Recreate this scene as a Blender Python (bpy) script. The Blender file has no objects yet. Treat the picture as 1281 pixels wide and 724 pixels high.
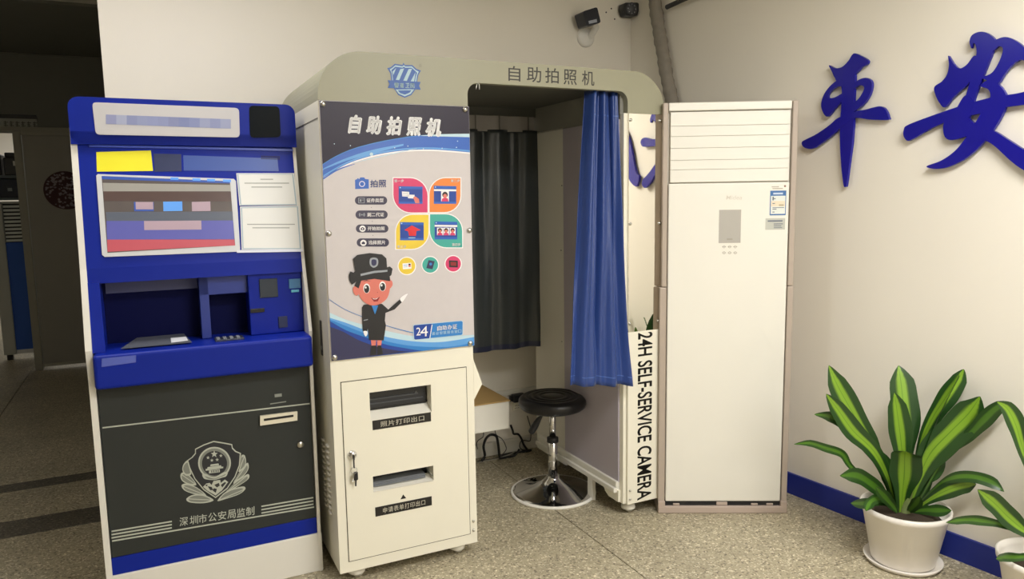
import bpy, bmesh, math, random
from mathutils import Vector as V, Matrix as M, noise
random.seed(4)
SC = bpy.context.scene
COL = SC.collection
# ------------------------------------------------------------------ camera
FPX, PITCH, ROLL, CH = 925.2, 0.1247, -0.0163, 1.4737
cf = V((0, math.cos(PITCH), -math.sin(PITCH))); cr0 = V((1, 0, 0)); cu0 = cr0.cross(cf)
cr = math.cos(ROLL)*cr0 + math.sin(ROLL)*cu0
cu = -math.sin(ROLL)*cr0 + math.cos(ROLL)*cu0
CAM = V((0, 0, CH))
cd = bpy.data.cameras.new('camera'); cam = bpy.data.objects.new('camera', cd); COL.objects.link(cam)
cd.sensor_width = 36; cd.lens = 36*FPX/1281; cd.clip_start = .05
mw = M((cr, cu, -cf)).transposed().to_4x4(); mw.translation = CAM; cam.matrix_world = mw
SC.camera = cam
# ------------------------------------------------------------------ world, exposure, lamps
W = bpy.data.worlds.new('world'); SC.world = W; W.use_nodes = True
W.node_tree.nodes['Background'].inputs[0].default_value = (.8, .85, .9, 1)
W.node_tree.nodes['Background'].inputs[1].default_value = .15
SC.view_settings.view_transform = 'Standard'; SC.view_settings.look = 'None'
SC.view_settings.gamma = 1; SC.view_settings.use_curve_mapping = False
SC.view_settings.exposure = .27
YAW = .4534
BF = M.Translation((-.6754, 2.6769, 0)) @ M.Rotation(YAW, 4, 'Z')          # frame of the booth (x along front, y depth)
aw = V((.513, -.858, 0)).normalized(); yw = V((0, 0, 1)).cross(aw)
WF = M((aw, yw, V((0, 0, 1)))).transposed().to_4x4(); WF.translation = (1.353, 3.513, 0)   # frame of the right wall
AF = M.Translation((.664, 3.296, 0)) @ M.Rotation(-.0386, 4, 'Z')          # frame of the air conditioner
IF = M.Identity(4)
def lamp(name, loc, sx, sy, power, col=(1, .99, .99), frame=BF):
    l = bpy.data.lights.new(name, 'AREA'); l.shape = 'RECTANGLE'; l.size = sx; l.size_y = sy; l.energy = power; l.color = col
    o = bpy.data.objects.new(name, l); COL.objects.link(o); o.matrix_world = frame @ M.Translation(loc); return o
lamp('ceiling_lamp', (-.62, .05, 2.74), 1.2, .4, 15)
lamp('ceiling_lamp', (1.0, -2.2, 2.74), 1.2, .5, 62)
lamp('ceiling_lamp', (1.2, -4.0, 2.74), 1.2, .5, 44)
lamp('far_room_lamp', (-1.4, 8.4, 2.7), 1.2, .8, 24)

# ------------------------------------------------------------------ helpers
def lin(h):
    h = h.lstrip('#'); r = []
    for i in (0, 2, 4):
        c = int(h[i:i+2], 16)/255; r.append(c/12.92 if c <= .04045 else ((c+.055)/1.055)**2.4)
    return (*r, 1)
MATS = {}
def mat(name, hexc, rough=.5, metal=0, var=.04, scale=6, bump=0, bscale=80, spec=.5, emit=0, coat=0, trans=0, sheen=0):
    if name in MATS: return MATS[name]
    m = bpy.data.materials.new(name); m.use_nodes = True; nt = m.node_tree; N = nt.nodes; L = nt.links
    b = N['Principled BSDF']; c = lin(hexc)
    b.inputs['Roughness'].default_value = rough; b.inputs['Metallic'].default_value = metal
    b.inputs['Specular IOR Level'].default_value = spec
    b.inputs['Coat Weight'].default_value = coat; b.inputs['Transmission Weight'].default_value = trans
    b.inputs['Sheen Weight'].default_value = sheen
    g = N.new('ShaderNodeTexCoord'); n = N.new('ShaderNodeTexNoise'); n.inputs['Scale'].default_value = scale; n.inputs['Detail'].default_value = 3
    L.new(g.outputs['Object'], n.inputs['Vector'])
    mx = N.new('ShaderNodeMix'); mx.data_type = 'RGBA'
    mx.inputs[6].default_value = tuple(max(0, k*(1-var)) for k in c[:3])+(1,)
    mx.inputs[7].default_value = tuple(min(1, k*(1+var)) for k in c[:3])+(1,)
    L.new(n.outputs['Fac'], mx.inputs[0]); L.new(mx.outputs[2], b.inputs['Base Color'])
    if bump:
        n2 = N.new('ShaderNodeTexNoise'); n2.inputs['Scale'].default_value = bscale; L.new(g.outputs['Object'], n2.inputs['Vector'])
        bp = N.new('ShaderNodeBump'); bp.inputs['Strength'].default_value = bump; bp.inputs['Distance'].default_value = .003
        L.new(n2.outputs['Fac'], bp.inputs['Height']); L.new(bp.outputs[0], b.inputs['Normal'])
    if emit:
        b.inputs['Emission Strength'].default_value = emit; L.new(mx.outputs[2], b.inputs['Emission Color'])
    MATS[name] = m; return m

def box(bm, x0, x1, y0, y1, z0, z1, bev=0, seg=2, mi=0):
    t = bmesh.new(); bmesh.ops.create_cube(t, size=1)
    for v in t.verts: v.co = V((x0+(v.co.x+.5)*(x1-x0), y0+(v.co.y+.5)*(y1-y0), z0+(v.co.z+.5)*(z1-z0)))
    if bev: bmesh.ops.bevel(t, geom=t.edges[:], offset=bev, segments=seg, affect='EDGES', profile=.5)
    merge(bm, t, mi)
def merge(bm, t, mi=None, mtx=None):
    mp = {}
    for v in t.verts: mp[v] = bm.verts.new(mtx @ v.co if mtx else v.co)
    for f in t.faces:
        try: g = bm.faces.new([mp[v] for v in f.verts])
        except ValueError: continue
        g.material_index = f.material_index if mi is None else mi; g.smooth = f.smooth
    t.free()
def face(bm, pts, mi=0):
    f = bm.faces.new([bm.verts.new(p) for p in pts]); f.material_index = mi; return f
def prism(bm, pts, vec, mi=0):
    """polygon pts (3-D), extruded by vec"""
    vec = V(vec); a = [bm.verts.new(p) for p in pts]; b = [bm.verts.new(V(p)+vec) for p in pts]; n = len(a)
    fs = [bm.faces.new(a), bm.faces.new(b[::-1])]
    for i in range(n): fs.append(bm.faces.new([a[(i+1) % n], a[i], b[i], b[(i+1) % n]]))
    for f in fs: f.material_index = mi
    bmesh.ops.recalc_face_normals(bm, faces=fs)
def lathe(bm, prof, c=(0, 0, 0), n=40, mi=0, axis='z', smooth=True, sx=1, sy=1):
    c = V(c); rings = []
    for r, h in prof:
        ring = []
        for i in range(n):
            a = 2*math.pi*i/n; x, y = r*math.cos(a)*sx, r*math.sin(a)*sy
            p = {'z': V((x, y, h)), 'y': V((x, h, y)), 'x': V((h, x, y))}[axis]
            ring.append(bm.verts.new(c+p))
        rings.append(ring)
    fs = []
    for a, b in zip(rings, rings[1:]):
        for i in range(n): fs.append(bm.faces.new([a[i], a[(i+1) % n], b[(i+1) % n], b[i]]))
    for r in (rings[0], rings[-1]):
        try: fs.append(bm.faces.new(r))
        except ValueError: pass
    for f in fs: f.material_index = mi; f.smooth = smooth and len(f.verts) == 4
    bmesh.ops.recalc_face_normals(bm, faces=fs)
def spline(pts, k=6, closed=False):
    pts = [V(p) for p in pts]; n = len(pts); out = []
    rng = range(n if closed else n-1)
    for i in rng:
        g = (lambda j: pts[j % n]) if closed else (lambda j: pts[min(max(j, 0), n-1)])
        p0, p1, p2, p3 = g(i-1), g(i), g(i+1), g(i+2)
        for s in range(k):
            t = s/k
            out.append(.5*((2*p1)+(p2-p0)*t+(2*p0-5*p1+4*p2-p3)*t*t+(3*p1-p0-3*p2+p3)*t**3))
    if not closed: out.append(pts[-1])
    return out
def tube(bm, pts, r, n=8, mi=0):
    pts = [V(p) for p in pts]; rings = []; up = V((.3, .1, 1)).normalized()
    for i, p in enumerate(pts):
        d = (pts[min(i+1, len(pts)-1)]-pts[max(i-1, 0)]).normalized()
        a = d.cross(up)
        if a.length < .05: a = d.cross(V((1, 0, 0)))
        a.normalize(); b = d.cross(a)
        rr = r[i] if isinstance(r, (list, tuple)) else r
        rings.append([bm.verts.new(p+rr*(a*math.cos(2*math.pi*k/n)+b*math.sin(2*math.pi*k/n))) for k in range(n)])
    for A, B in zip(rings, rings[1:]):
        for k in range(n):
            f = bm.faces.new([A[k], A[(k+1) % n], B[(k+1) % n], B[k]]); f.smooth = True; f.material_index = mi
    for r_ in (rings[0], rings[-1][::-1]):
        f = bm.faces.new(r_); f.material_index = mi
def sheet(bm, nu, nv, fn, mi=0, smooth=True):
    g = [[bm.verts.new(fn(i/nu, j/nv)) for i in range(nu+1)] for j in range(nv+1)]
    for j in range(nv):
        for i in range(nu):
            f = bm.faces.new([g[j][i], g[j][i+1], g[j+1][i+1], g[j+1][i]]); f.smooth = smooth; f.material_index = mi
    return g
def new(): return bmesh.new()
def link(name, bm, mats, parent=None, mtx=None, shift=None):
    me = bpy.data.meshes.new(name)
    if shift is not None: bmesh.ops.translate(bm, verts=bm.verts[:], vec=-V(shift))
    bm.to_mesh(me); bm.free()
    for m in (mats if isinstance(mats, (list, tuple)) else [mats]): me.materials.append(m)
    o = bpy.data.objects.new(name, me); COL.objects.link(o)
    if parent: o.parent = parent
    elif mtx is not None: o.matrix_world = mtx
    return o
def struct(name, bm, mats, frame=BF):
    o = link(name, bm, mats, None, frame); o['kind'] = 'structure'; return o
class Thing:
    def __init__(s, name, label, cat, origin, frame=BF, group=None):
        s.o = V(origin); s.root = bpy.data.objects.new(name, None); s.root.empty_display_size = .05; COL.objects.link(s.root)
        s.root.matrix_world = frame @ M.Translation(s.o); s.tag(s.root, label, cat, group)
    @staticmethod
    def tag(o, label, cat, group=None):
        o['label'] = label; o['category'] = cat
        if group: o['group'] = group
    def part(s, name, bm, mats, parent=None, label=None):
        o = link(name, bm, mats, parent or s.root, None, s.o)
        if label: o['label'] = label
        return o
def single(name, label, cat, bm, mats, frame=BF, group=None, origin=(0, 0, 0)):
    o = link(name, bm, mats, None, frame @ M.Translation(origin), origin); Thing.tag(o, label, cat, group); return o
def plane(frame, p0, n=(0, 1, 0)):
    """maps a sight line of the survey photograph to the point where it meets a known plane of a frame"""
    inv = frame.inverted(); c = inv @ CAM; R = inv.to_3x3(); p0 = V(p0); n = V(n)
    def f(px, py, off=0):
        r = R @ (cf + cr*(px-640.5)/FPX - cu*(py-362)/FPX)
        return c + r*(((p0-n.normalized()*off-c).dot(n))/r.dot(n))
    return f
def BPL(d): return plane(BF, (0, d, 0))
def text_mesh(body, bold=0, shear=0, space=1):
    cu_ = bpy.data.curves.new('t', 'FONT'); cu_.body = body; cu_.offset = bold; cu_.shear = shear; cu_.space_character = space; cu_.resolution_u = 4
    o = bpy.data.objects.new('t', cu_); COL.objects.link(o)
    me = bpy.data.meshes.new_from_object(o.evaluated_get(bpy.context.evaluated_depsgraph_get()))
    bpy.data.objects.remove(o); bpy.data.curves.remove(cu_); return me
def text(bm, body, p0, px, py, mi=0, bold=0, shear=0, space=1, lift=(0, 0, 0)):
    """lettering whose bounding box runs from p0 along px-p0 (width) and py-p0 (height)"""
    me = text_mesh(body, min(bold, .008), shear, space); p0 = V(p0)+V(lift); ex = V(px)+V(lift)-p0; ey = V(py)+V(lift)-p0
    xs = [v.co.x for v in me.vertices]; ys = [v.co.y for v in me.vertices]
    x0, y0, w, h = min(xs), min(ys), max(xs)-min(xs), max(ys)-min(ys)
    b = max(0, bold-.008); q = [(0, 0)] if b <= 0 else [(b, 0), (-b, 0), (0, b*.7), (0, -b*.7)]; w += 2*b; h += 1.4*b
    for dx, dy in q:      # heavier weights are struck several times, like a bold face
        vs = [bm.verts.new(p0+ex*((v.co.x-x0+b+dx)/w)+ey*((v.co.y-y0+.7*b+dy)/h)) for v in me.vertices]
        for p in me.polygons:
            try: f = bm.faces.new([vs[i] for i in p.vertices]); f.material_index = mi
            except ValueError: pass
    bpy.data.meshes.remove(me)
def circ(cx, cy, rx, ry=None, n=28, a0=0, a1=2*math.pi):
    ry = ry or rx; full = abs(a1-a0-2*math.pi) < 1e-6
    return [(cx+rx*math.cos(a0+(a1-a0)*i/(n if full else n-1)), cy+ry*math.sin(a0+(a1-a0)*i/(n if full else n-1))) for i in range(n)]
def rrect(x0, y0, x1, y1, r, n=5):
    o = []
    for cx, cy, a in ((x1-r, y1-r, 0), (x0+r, y1-r, 90), (x0+r, y0+r, 180), (x1-r, y0+r, 270)):
        for i in range(n+1):
            t = math.radians(a+90*i/n); o.append((cx+r*math.cos(t), cy+r*math.sin(t)))
    return o
def screw(bm, c, r=.008, mi=0, h=.006):
    lathe(bm, [(r, 0), (r, -h*.5), (r*.7, -h), (.0005, -h*1.1)], c, 14, mi, 'y')

# ------------------------------------------------------------------ materials
def terrazzo(name, base, dark, light, k=1.0):
    m = bpy.data.materials.new(name); m.use_nodes = True; nt = m.node_tree; N = nt.nodes; L = nt.links; b = N['Principled BSDF']
    g = N.new('ShaderNodeNewGeometry')
    vo = N.new('ShaderNodeTexVoronoi'); vo.inputs['Scale'].default_value = 150*k; L.new(g.outputs['Position'], vo.inputs['Vector'])
    sp = N.new('ShaderNodeSeparateColor'); L.new(vo.outputs['Color'], sp.inputs[0])
    rp = N.new('ShaderNodeValToRGB'); e = rp.color_ramp; e.interpolation = 'LINEAR'
    e.elements[0].position = 0; e.elements[0].color = lin(dark); e.elements[1].position = 1; e.elements[1].color = lin(light)
    for p, c in ((.22, base), (.8, base)): q = e.elements.new(p); q.color = lin(c)
    L.new(sp.outputs[0], rp.inputs[0])
    n = N.new('ShaderNodeTexNoise'); n.inputs['Scale'].default_value = 2.2; n.inputs['Detail'].default_value = 6; L.new(g.outputs['Position'], n.inputs['Vector'])
    n2 = N.new('ShaderNodeTexNoise'); n2.inputs['Scale'].default_value = 45; n2.inputs['Detail'].default_value = 4; L.new(g.outputs['Position'], n2.inputs['Vector'])
    ad = N.new('ShaderNodeMath'); ad.operation = 'ADD'; L.new(n.outputs['Fac'], ad.inputs[0]); L.new(n2.outputs['Fac'], ad.inputs[1])
    mr = N.new('ShaderNodeMapRange'); mr.inputs['From Min'].default_value = .6; mr.inputs['From Max'].default_value = 1.4; mr.inputs['To Min'].default_value = .72; mr.inputs['To Max'].default_value = 1.2
    L.new(ad.outputs[0], mr.inputs[0])
    mx = N.new('ShaderNodeMix'); mx.data_type = 'RGBA'; mx.blend_type = 'MULTIPLY'; mx.inputs[0].default_value = 1
    L.new(rp.outputs[0], mx.inputs[6]); L.new(mr.outputs[0], mx.inputs[7]); L.new(mx.outputs[2], b.inputs['Base Color'])
    b.inputs['Roughness'].default_value = .42; b.inputs['Specular IOR Level'].default_value = .35
    return m
TERR = terrazzo('terrazzo', '#aba187', '#6b6353', '#e2d9be')
TERR_DARK = terrazzo('terrazzo_dark', '#5f594d', '#2f2c27', '#8d8677')
GROUT = mat('grout', '#3b372f', .9)
WALL = mat('wall_paint', '#ebe5d7', .75, var=.02, scale=1.3, bump=.06, bscale=140)
CEILM = mat('ceiling_paint', '#dcd8cd', .85)
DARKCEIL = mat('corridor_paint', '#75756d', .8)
WHITE = mat('powder_white', '#ebe7d6', .38, var=.015)
WHITE2 = mat('powder_white_inner', '#e4e1d6', .45, var=.02)
SIDEW = mat('powder_side', '#e6e2d8', .4, var=.02)
CHAMP = mat('champagne_paint', '#98967f', .42, var=.02)
INGREY = mat('inner_grey', '#87867e', .6)
INDARK = mat('inner_dark', '#55554f', .6)
BACKDROP = mat('backdrop_panel', '#b5aeb8', .35)
BLACK = mat('black_plastic', '#101012', .35)
BLACKR = mat('black_rubber', '#17171a', .5)
PRINTER = mat('printer_plastic', '#24262b', .35)
STEEL = mat('steel', '#c8c6bf', .28, 1)
CHROME = mat('chrome', '#dedede', .06, 1, var=0)
MIRROR = mat('mirror', '#f0ece2', .015, 1, var=0)
BLUEK = mat('kiosk_blue', '#0f2692', .38, var=.05, spec=.2)
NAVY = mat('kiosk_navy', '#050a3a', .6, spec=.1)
CHARC = mat('kiosk_charcoal', '#303331', .5, spec=.3)
SILVERP = mat('silver_print', '#b9bdb0', .45)
KWHITE = mat('kiosk_white', '#e5e2d9', .4, var=.02)
BASEB = mat('baseboard_blue', '#1b2c86', .45)
ACRYL = mat('blue_acrylic', '#17148c', .22, var=.05, spec=.35)
ACW = mat('ac_white', '#e9e6db', .28, var=.012)
ACT = mat('ac_trim', '#b3a597', .4)
def leafmat(name, edge, mid):
    m = bpy.data.materials.new(name); m.use_nodes = True; nt = m.node_tree; N = nt.nodes; L = nt.links; b = N['Principled BSDF']
    uv = N.new('ShaderNodeUVMap'); s = N.new('ShaderNodeSeparateXYZ'); L.new(uv.outputs[0], s.inputs[0])
    wv = N.new('ShaderNodeTexNoise'); wv.inputs['Scale'].default_value = 14
    mp = N.new('ShaderNodeMapping'); mp.inputs['Scale'].default_value = (1, .06, 1); L.new(uv.outputs[0], mp.inputs[0]); L.new(mp.outputs[0], wv.inputs['Vector'])
    a = N.new('ShaderNodeMath'); a.operation = 'MULTIPLY_ADD'; a.inputs[1].default_value = .16; L.new(wv.outputs['Fac'], a.inputs[0]); 
    sb = N.new('ShaderNodeMath'); sb.operation = 'SUBTRACT'; sb.inputs[1].default_value = .08; L.new(s.outputs[0], sb.inputs[0]); L.new(sb.outputs[0], a.inputs[2])
    r = N.new('ShaderNodeValToRGB'); e = r.color_ramp
    e.elements[0].position = 0; e.elements[0].color = lin(edge); e.elements[1].position = 1; e.elements[1].color = lin(edge)
    for p, c in ((.27, edge), (.36, mid), (.47, mid), (.5, '#4f7d1c'), (.53, mid), (.64, mid), (.73, edge)): q = e.elements.new(p); q.color = lin(c)
    L.new(a.outputs[0], r.inputs[0]); L.new(r.outputs[0], b.inputs['Base Color']); b.inputs['Roughness'].default_value = .36
    b.inputs['Subsurface Weight'].default_value = .0
    MATS[name] = m; return m
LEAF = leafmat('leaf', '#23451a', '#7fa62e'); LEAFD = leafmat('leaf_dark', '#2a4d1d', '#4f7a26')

# ================================================================== SETTING
bm = new(); box(bm, -4.2, 3.2, -4.6, 10, -.2, -.006); floor = struct('floor', bm, GROUT)
us = [-4.2, -2.937, -1.602, -.267, 1.068, 2.403, 3.2]
ds = [(-4.6, -3.43, 0), (-3.43, -2.095, 0), (-2.095, -.76, 0), (-.76, .575, 0), (.575, 1.115, 0), (1.115, 1.325, 1), (1.325, 1.75, 0), (1.75, 1.88, 1), (1.88, 3.2, 0), (3.2, 4.55, 0), (4.55, 5.9, 0), (5.9, 7.2, 0), (7.2, 8.6, 0), (8.6, 10, 0)]
for a, b in zip(us, us[1:]):
    for d0, d1, k in ds:
        g = .0022; bm = new(); dz = random.uniform(-.0006, .0006)
        box(bm, a+g, b-g, d0+g, d1-g, -.02, dz, .0012, 1)
        link('floor_tile', bm, TERR_DARK if k else TERR, floor)
def wbox(name, x0, x1, y0, y1, z0, z1, m, frame=BF):
    bm = new(); box(bm, x0, x1, y0, y1, z0, z1); return struct(name, bm, m, frame)
wbox('wall_back', -.70, 2.4, 1.07, 1.25, 0, 2.78, WALL)
wbox('wall_right', -1.4, 4.2, 0, .15, 0, 2.78, WALL, WF)
wbox('wall_front', -4.2, 3.2, -4.6, -4.45, 0, 2.78, WALL)
wbox('wall_left', -4.2, -4.05, -4.6, 10, 0, 2.9, WALL)
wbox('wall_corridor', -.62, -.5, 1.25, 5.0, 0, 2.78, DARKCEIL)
wbox('wall_far', -4.2, -.4, 9.85, 10, 0, 2.9, WALL)
wbox('wall_far_right', -.5, -.4, 5.2, 10, 0, 2.9, WALL)
wbox('ceiling', -4.2, 3.2, -4.6, 3.07, 2.78, 2.9, CEILM)
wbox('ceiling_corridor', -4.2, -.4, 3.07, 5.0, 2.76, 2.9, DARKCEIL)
wbox('ceiling_far', -4.2, -.4, 5.0, 10, 2.78, 2.9, CEILM)
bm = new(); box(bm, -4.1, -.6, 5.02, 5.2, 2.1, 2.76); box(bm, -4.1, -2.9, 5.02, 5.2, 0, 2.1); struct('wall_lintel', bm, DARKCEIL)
wbox('baseboard_right', -1.2, 4.2, -.012, 0, 0, .104, BASEB, WF)
bm = new(); box(bm, .575, 2.12, 1.035, 1.07, 0, .076, .006); struct('trim_1', bm, WHITE2)
bm = new(); box(bm, .575, 2.12, 1.055, 1.07, .335, .365, .003); struct('trim_2', bm, WHITE2)
# corridor door: dark leaf with frame and handle
DG = mat('door_dark', '#8b887e', .45); DF = mat('door_frame_dark', '#918e80', .45)
bm = new(); box(bm, -1.50, -.63, 4.985, 5.025, .03, 2.07, .003); door = struct('door_1', bm, DG)
bm = new(); box(bm, -1.565, -1.505, 4.97, 5.06, .0, 2.10, .004); box(bm, -1.505, -.63, 4.975, 5.06, 2.07, 2.105, .003); link('door_frame', bm, DF, door)
bm = new(); box(bm, -1.50, -.63, 4.98, 4.986, .03, .055); link('door_bottom_rail', bm, mat('rail_metal', '#9a988c', .4, .6), door)
bm = new(); box(bm, -2.9, -.63, 4.99, 5.02, 2.105, 2.14, .003); struct('trim_3', bm, DF)

# ================================================================== CORRIDOR THINGS
g = BPL(5.01)
bm = new(); pa = g(-24, 142); pb = g(48, 166)
box(bm, pa.x, pb.x, 5.0, 5.018, pb.z, pa.z, .003)
sign = single('door_sign', 'dark grey nameplate with black top band above the corridor opening', 'sign', bm, mat('sign_grey', '#9a9b92', .5), origin=((pa.x+pb.x)/2, 5.018, pb.z))
bm = new(); box(bm, pa.x, pb.x, 4.998, 5.0, pa.z-.035, pa.z)
sp = link('top_band', bm, BLACK, sign, None, ((pa.x+pb.x)/2, 5.018, pb.z))
bm = new()
for i in range(6):
    x = g(4+i*7.3, 154).x; z = g(4, 154.5).z
    for k in range(3): box(bm, x+.004, x+.036-.01*(k % 2), 4.9985, 5.0, z-.02+k*.014, z-.014+k*.014)
    box(bm, x+.014, x+.02, 4.9985, 5.0, z-.024, z+.022)
link('worn_lettering', bm, mat('sign_ink', '#4a4a45', .6), sign, None, ((pa.x+pb.x)/2, 5.018, pb.z))
# round papercut
cc = BPL(4.98)(82, 238); R_ = .168
bm = new(); lathe(bm, [(R_, 0), (R_, -.004), (R_-.012, -.006), (.001, -.006)], cc, 40, 0, 'y', False)
pc = single('paper_cut', 'round dark red lacy paper cut hung on the dark corridor door', 'decoration', bm, mat('red_paper', '#3d1419', .7), origin=tuple(cc))
bm = new()
for k in range(130):
    a = random.uniform(0, 6.28); r = R_*.9*math.sqrt(random.random()); s = random.uniform(.006, .017); x, z = cc.x+r*math.cos(a), cc.z+r*math.sin(a)
    pts = [V((x+s*random.uniform(.4, 1.2)*math.cos(t), cc.y-.0075, z+s*random.uniform(.3, 1)*math.sin(t))) for t in [j*6.28/7 for j in range(7)]]
    face(bm, pts)
link('lace_pattern', bm, mat('paper_grey', '#8d8488', .7), pc, None, tuple(cc))
# cubicle partition behind the opening
d = 5.68; g = BPL(d)
TL, BR = g(8, 253), g(46, 449)
x0, x1, zt = g(17, 400).x, g(46, 400).x+.05, g(10, 252).z
T = Thing('office_partition', 'blue panel office partition with slatted grey top in the corridor opening', 'partition', ((x0+x1)/2, d+.03, 0))
bm = new(); box(bm, x0-.10, x0, d-.03, d+.06, .05, zt, .006); box(bm, x1-.02, x1+.03, d-.03, d+.06, .05, zt, .006)
box(bm, x0, x1, d-.01, d+.05, zt-.02, zt, .002); T.part('frame', bm, mat('partition_frame', '#b0b1a8', .45))
zs = g(20, 303).z
bm = new(); box(bm, x0, x1, d, d+.04, .09, zs); T.part('panel', bm, mat('partition_blue', '#2f5ab0', .7))
bm = new(); box(bm, x0, x1, d-.004, d+.045, .05, .09, .002); T.part('bottom_rail', bm, mat('white_rail', '#d9d8d2', .5))
bm = new(); box(bm, x0-.08, x0-.03, d-.02, d+.04, 0, .05, .004); T.part('foot', bm, BLACK)
bm = new(); box(bm, x0, x1, d+.032, d+.04, zs, zt-.02); T.part('backing', bm, mat('slat_gap', '#23262a', .7))
SL = mat('slat_grey', '#d6d9d2', .5)
n = 10
for i in range(n):
    z = zs+.008+(zt-.03-zs)*i/n; bm = new(); box(bm, x0+.004, x1-.02, d+.002, d+.02, z, z+(zt-zs)/n*.55, .001, 1); T.part('slat', bm, SL)
# shelf unit with printer and box further back
d = 6.4; g = BPL(d)
zsh = g(10, 219).z; xr = g(22, 219).x+.25; xl = g(-40, 219).x
bm = new(); box(bm, xl, xr, d, d+.5, zsh-.03, zsh, .004); 
T = Thing('storage_shelf', 'dark grey storage shelf seen through the corridor opening above the slatted partition', 'shelf', ((xl+xr)/2, d+.25, 0))
T.part('shelf_board', bm, mat('shelf_grey', '#5b6468', .5))
z2 = g(10, 247).z
bm = new(); box(bm, xl, xr, d, d+.5, z2-.025, z2, .004); T.part('shelf_board', bm, MATS['shelf_grey'])
for x in (xl, xr-.03):
    bm = new(); box(bm, x, x+.03, d, d+.5, 0, zsh-.03); T.part('upright', bm, MATS['shelf_grey'])
bm = new(); box(bm, xl+.03, xr-.03, d+.02, d+.48, z2, zsh-.04, .006)
bb = single('storage_box', 'navy storage box on the lower board of the corridor shelf', 'box', bm, mat('navy_box', '#1a2236', .5), origin=((xl+xr)/2, d+.25, z2))
a, b = g(9, 235), g(15, 239)
bm = new(); box(bm, a.x, b.x, d+.016, d+.021, b.z, a.z); link('label_plate', bm, mat('plate', '#8d9499', .5), bb, None, ((xl+xr)/2, d+.25, z2))
ztp = g(10, 190).z; xp = g(3, 205).x
bm = new(); box(bm, xp, xr-.05, d+.05, d+.42, zsh, ztp-.05, .012); box(bm, xp+.01, xr-.06, d+.09, d+.4, ztp-.05, ztp, .01)
pr = single('office_printer', 'black office printer standing on top of the corridor shelf', 'printer', bm, PRINTER, origin=((xp+xr)/2, d+.25, zsh))
a, b = g(15, 201), g(21, 207)
bm = new(); box(bm, a.x, b.x, d+.044, d+.052, b.z, a.z); link('control_label', bm, mat('paper', '#e8e6de', .6), pr, None, ((xp+xr)/2, d+.25, zsh))
bm = new(); box(bm, xl, xp-.02, d+.05, d+.42, zsh, g(0, 192).z, .012)
single('monitor_back', 'black boxy device beside the printer on the corridor shelf', 'electronics', bm, BLACK, origin=(xl, d+.25, zsh))
# dark cabinet far left in the next room
bm = new(); box(bm, -3.3, -2.55, 8.1, 8.6, 0, 1.3, .006)
T = Thing('low_cabinet', 'dark low cabinet standing far off in the next room', 'cabinet', (-2.9, 8.35, 0)); T.part('body', bm, mat('far_cab', '#2b2e33', .5))
bm = new(); box(bm, -3.28, -2.93, 8.085, 8.1, .05, 1.27, .003); T.part('door', bm, mat('far_cab_door', '#34383e', .5))
bm = new(); box(bm, -2.92, -2.57, 8.085, 8.1, .05, 1.27, .003); T.part('door', bm, MATS['far_cab_door'])

# ================================================================== PHOTO BOOTH
BW, BD, BH = 1.512, .85, 2.0
B = Thing('photo_booth', 'white walk-in photo booth with grey arched header and printed front panel', 'photo booth', (.756, .42, 0))
ZH = 1.823; p0, p1 = .572, 1.317
def arch(r, inset=0, z0=ZH):
    o = [(inset, z0)]
    o += [(inset+(r)*(1-math.cos(t)), BH-inset-r+r*math.sin(t)) for t in [i*math.pi/2/14 for i in range(15)]]
    o += [(BW-inset-r+r*math.sin(t), BH-inset-r+r*math.cos(t)) for t in [i*math.pi/2/14 for i in range(15)]]
    return o+[(BW-inset, z0)]
outer = arch(.165)
r = .045; zo = 1.913
hole = [(p1, ZH)]+[(p1-r+r*math.cos(t), zo-r+r*math.sin(t)) for t in [i*math.pi/2/6 for i in range(7)]]+[(p0+r-r*math.sin(t), zo-r+r*math.cos(t)) for t in [i*math.pi/2/6 for i in range(7)]]+[(p0, ZH)]
bm = new(); prism(bm, [V((x, -.004, z)) for x, z in outer+hole], (0, .034, 0))
header = B.part('header', bm, CHAMP, label='champagne grey arched header with rounded corners')
inner = arch(.15, .016)
bm = new(); a = [V((x, .03, z)) for x, z in outer]; b_ = [V((x, .03, z)) for x, z in inner]; n = len(a)
for i in range(n-1):
    q = [a[i], a[i+1], b_[i+1], b_[i]]; prism(bm, q, (0, BD-.03, 0))
for f in bm.faces: f.smooth = False
B.part('roof_shell', bm, CHAMP)
bm = new(); box(bm, .14, BW-.14, .031, BD-.01, 1.93, 1.945); B.part('inner_ceiling', bm, INDARK, label='dark grey inner ceiling')
f0 = BPL(-.0045)
# header lettering and shield logo
bm = new(); t = '自助拍照机'; xs = [(636, 651, 82.5, 101.5), (659, 677, 83.5, 103), (682, 699, 85, 104), (705, 721.5, 87, 106), (728, 743.5, 88.5, 107)]
for c, (xa, xb, ya, yb) in zip(t, xs):
    k = (xb-xa)*.035; text(bm, c, f0(xa, yb-k), f0(xb, yb+k), f0(xa, ya-k), bold=.006)
B.part('lettering', bm, mat('dark_ink', '#33302c', .5), header)
LB = mat('logo_blue', '#164f9e', .4); LP = mat('logo_pale', '#a9c6cf', .45)
def LG(x, y, o=0): return f0(480+x/13.65, 72+y/13.65, o)
bm = new()
def poly(bm, fn, pts, lay, mi): return face(bm, [fn(x, y, .0003*lay) for x, y in pts][::-1], mi)
poly(bm, LG, [(60, 180), (120, 165), (190, 105), (320, 125), (338, 85), (360, 128), (490, 128), (560, 195), (635, 222), (590, 300), (570, 420), (560, 520), (470, 640), (360, 685), (250, 640), (170, 520), (130, 400), (115, 270)], 1, 0)
poly(bm, LG, [(105, 200), (140, 180), (200, 130), (320, 150), (345, 130), (370, 152), (480, 150), (545, 212), (600, 240), (570, 300), (555, 410), (540, 520), (460, 620), (360, 662), (260, 620), (195, 520), (150, 400), (135, 270)], 2, 1)
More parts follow.
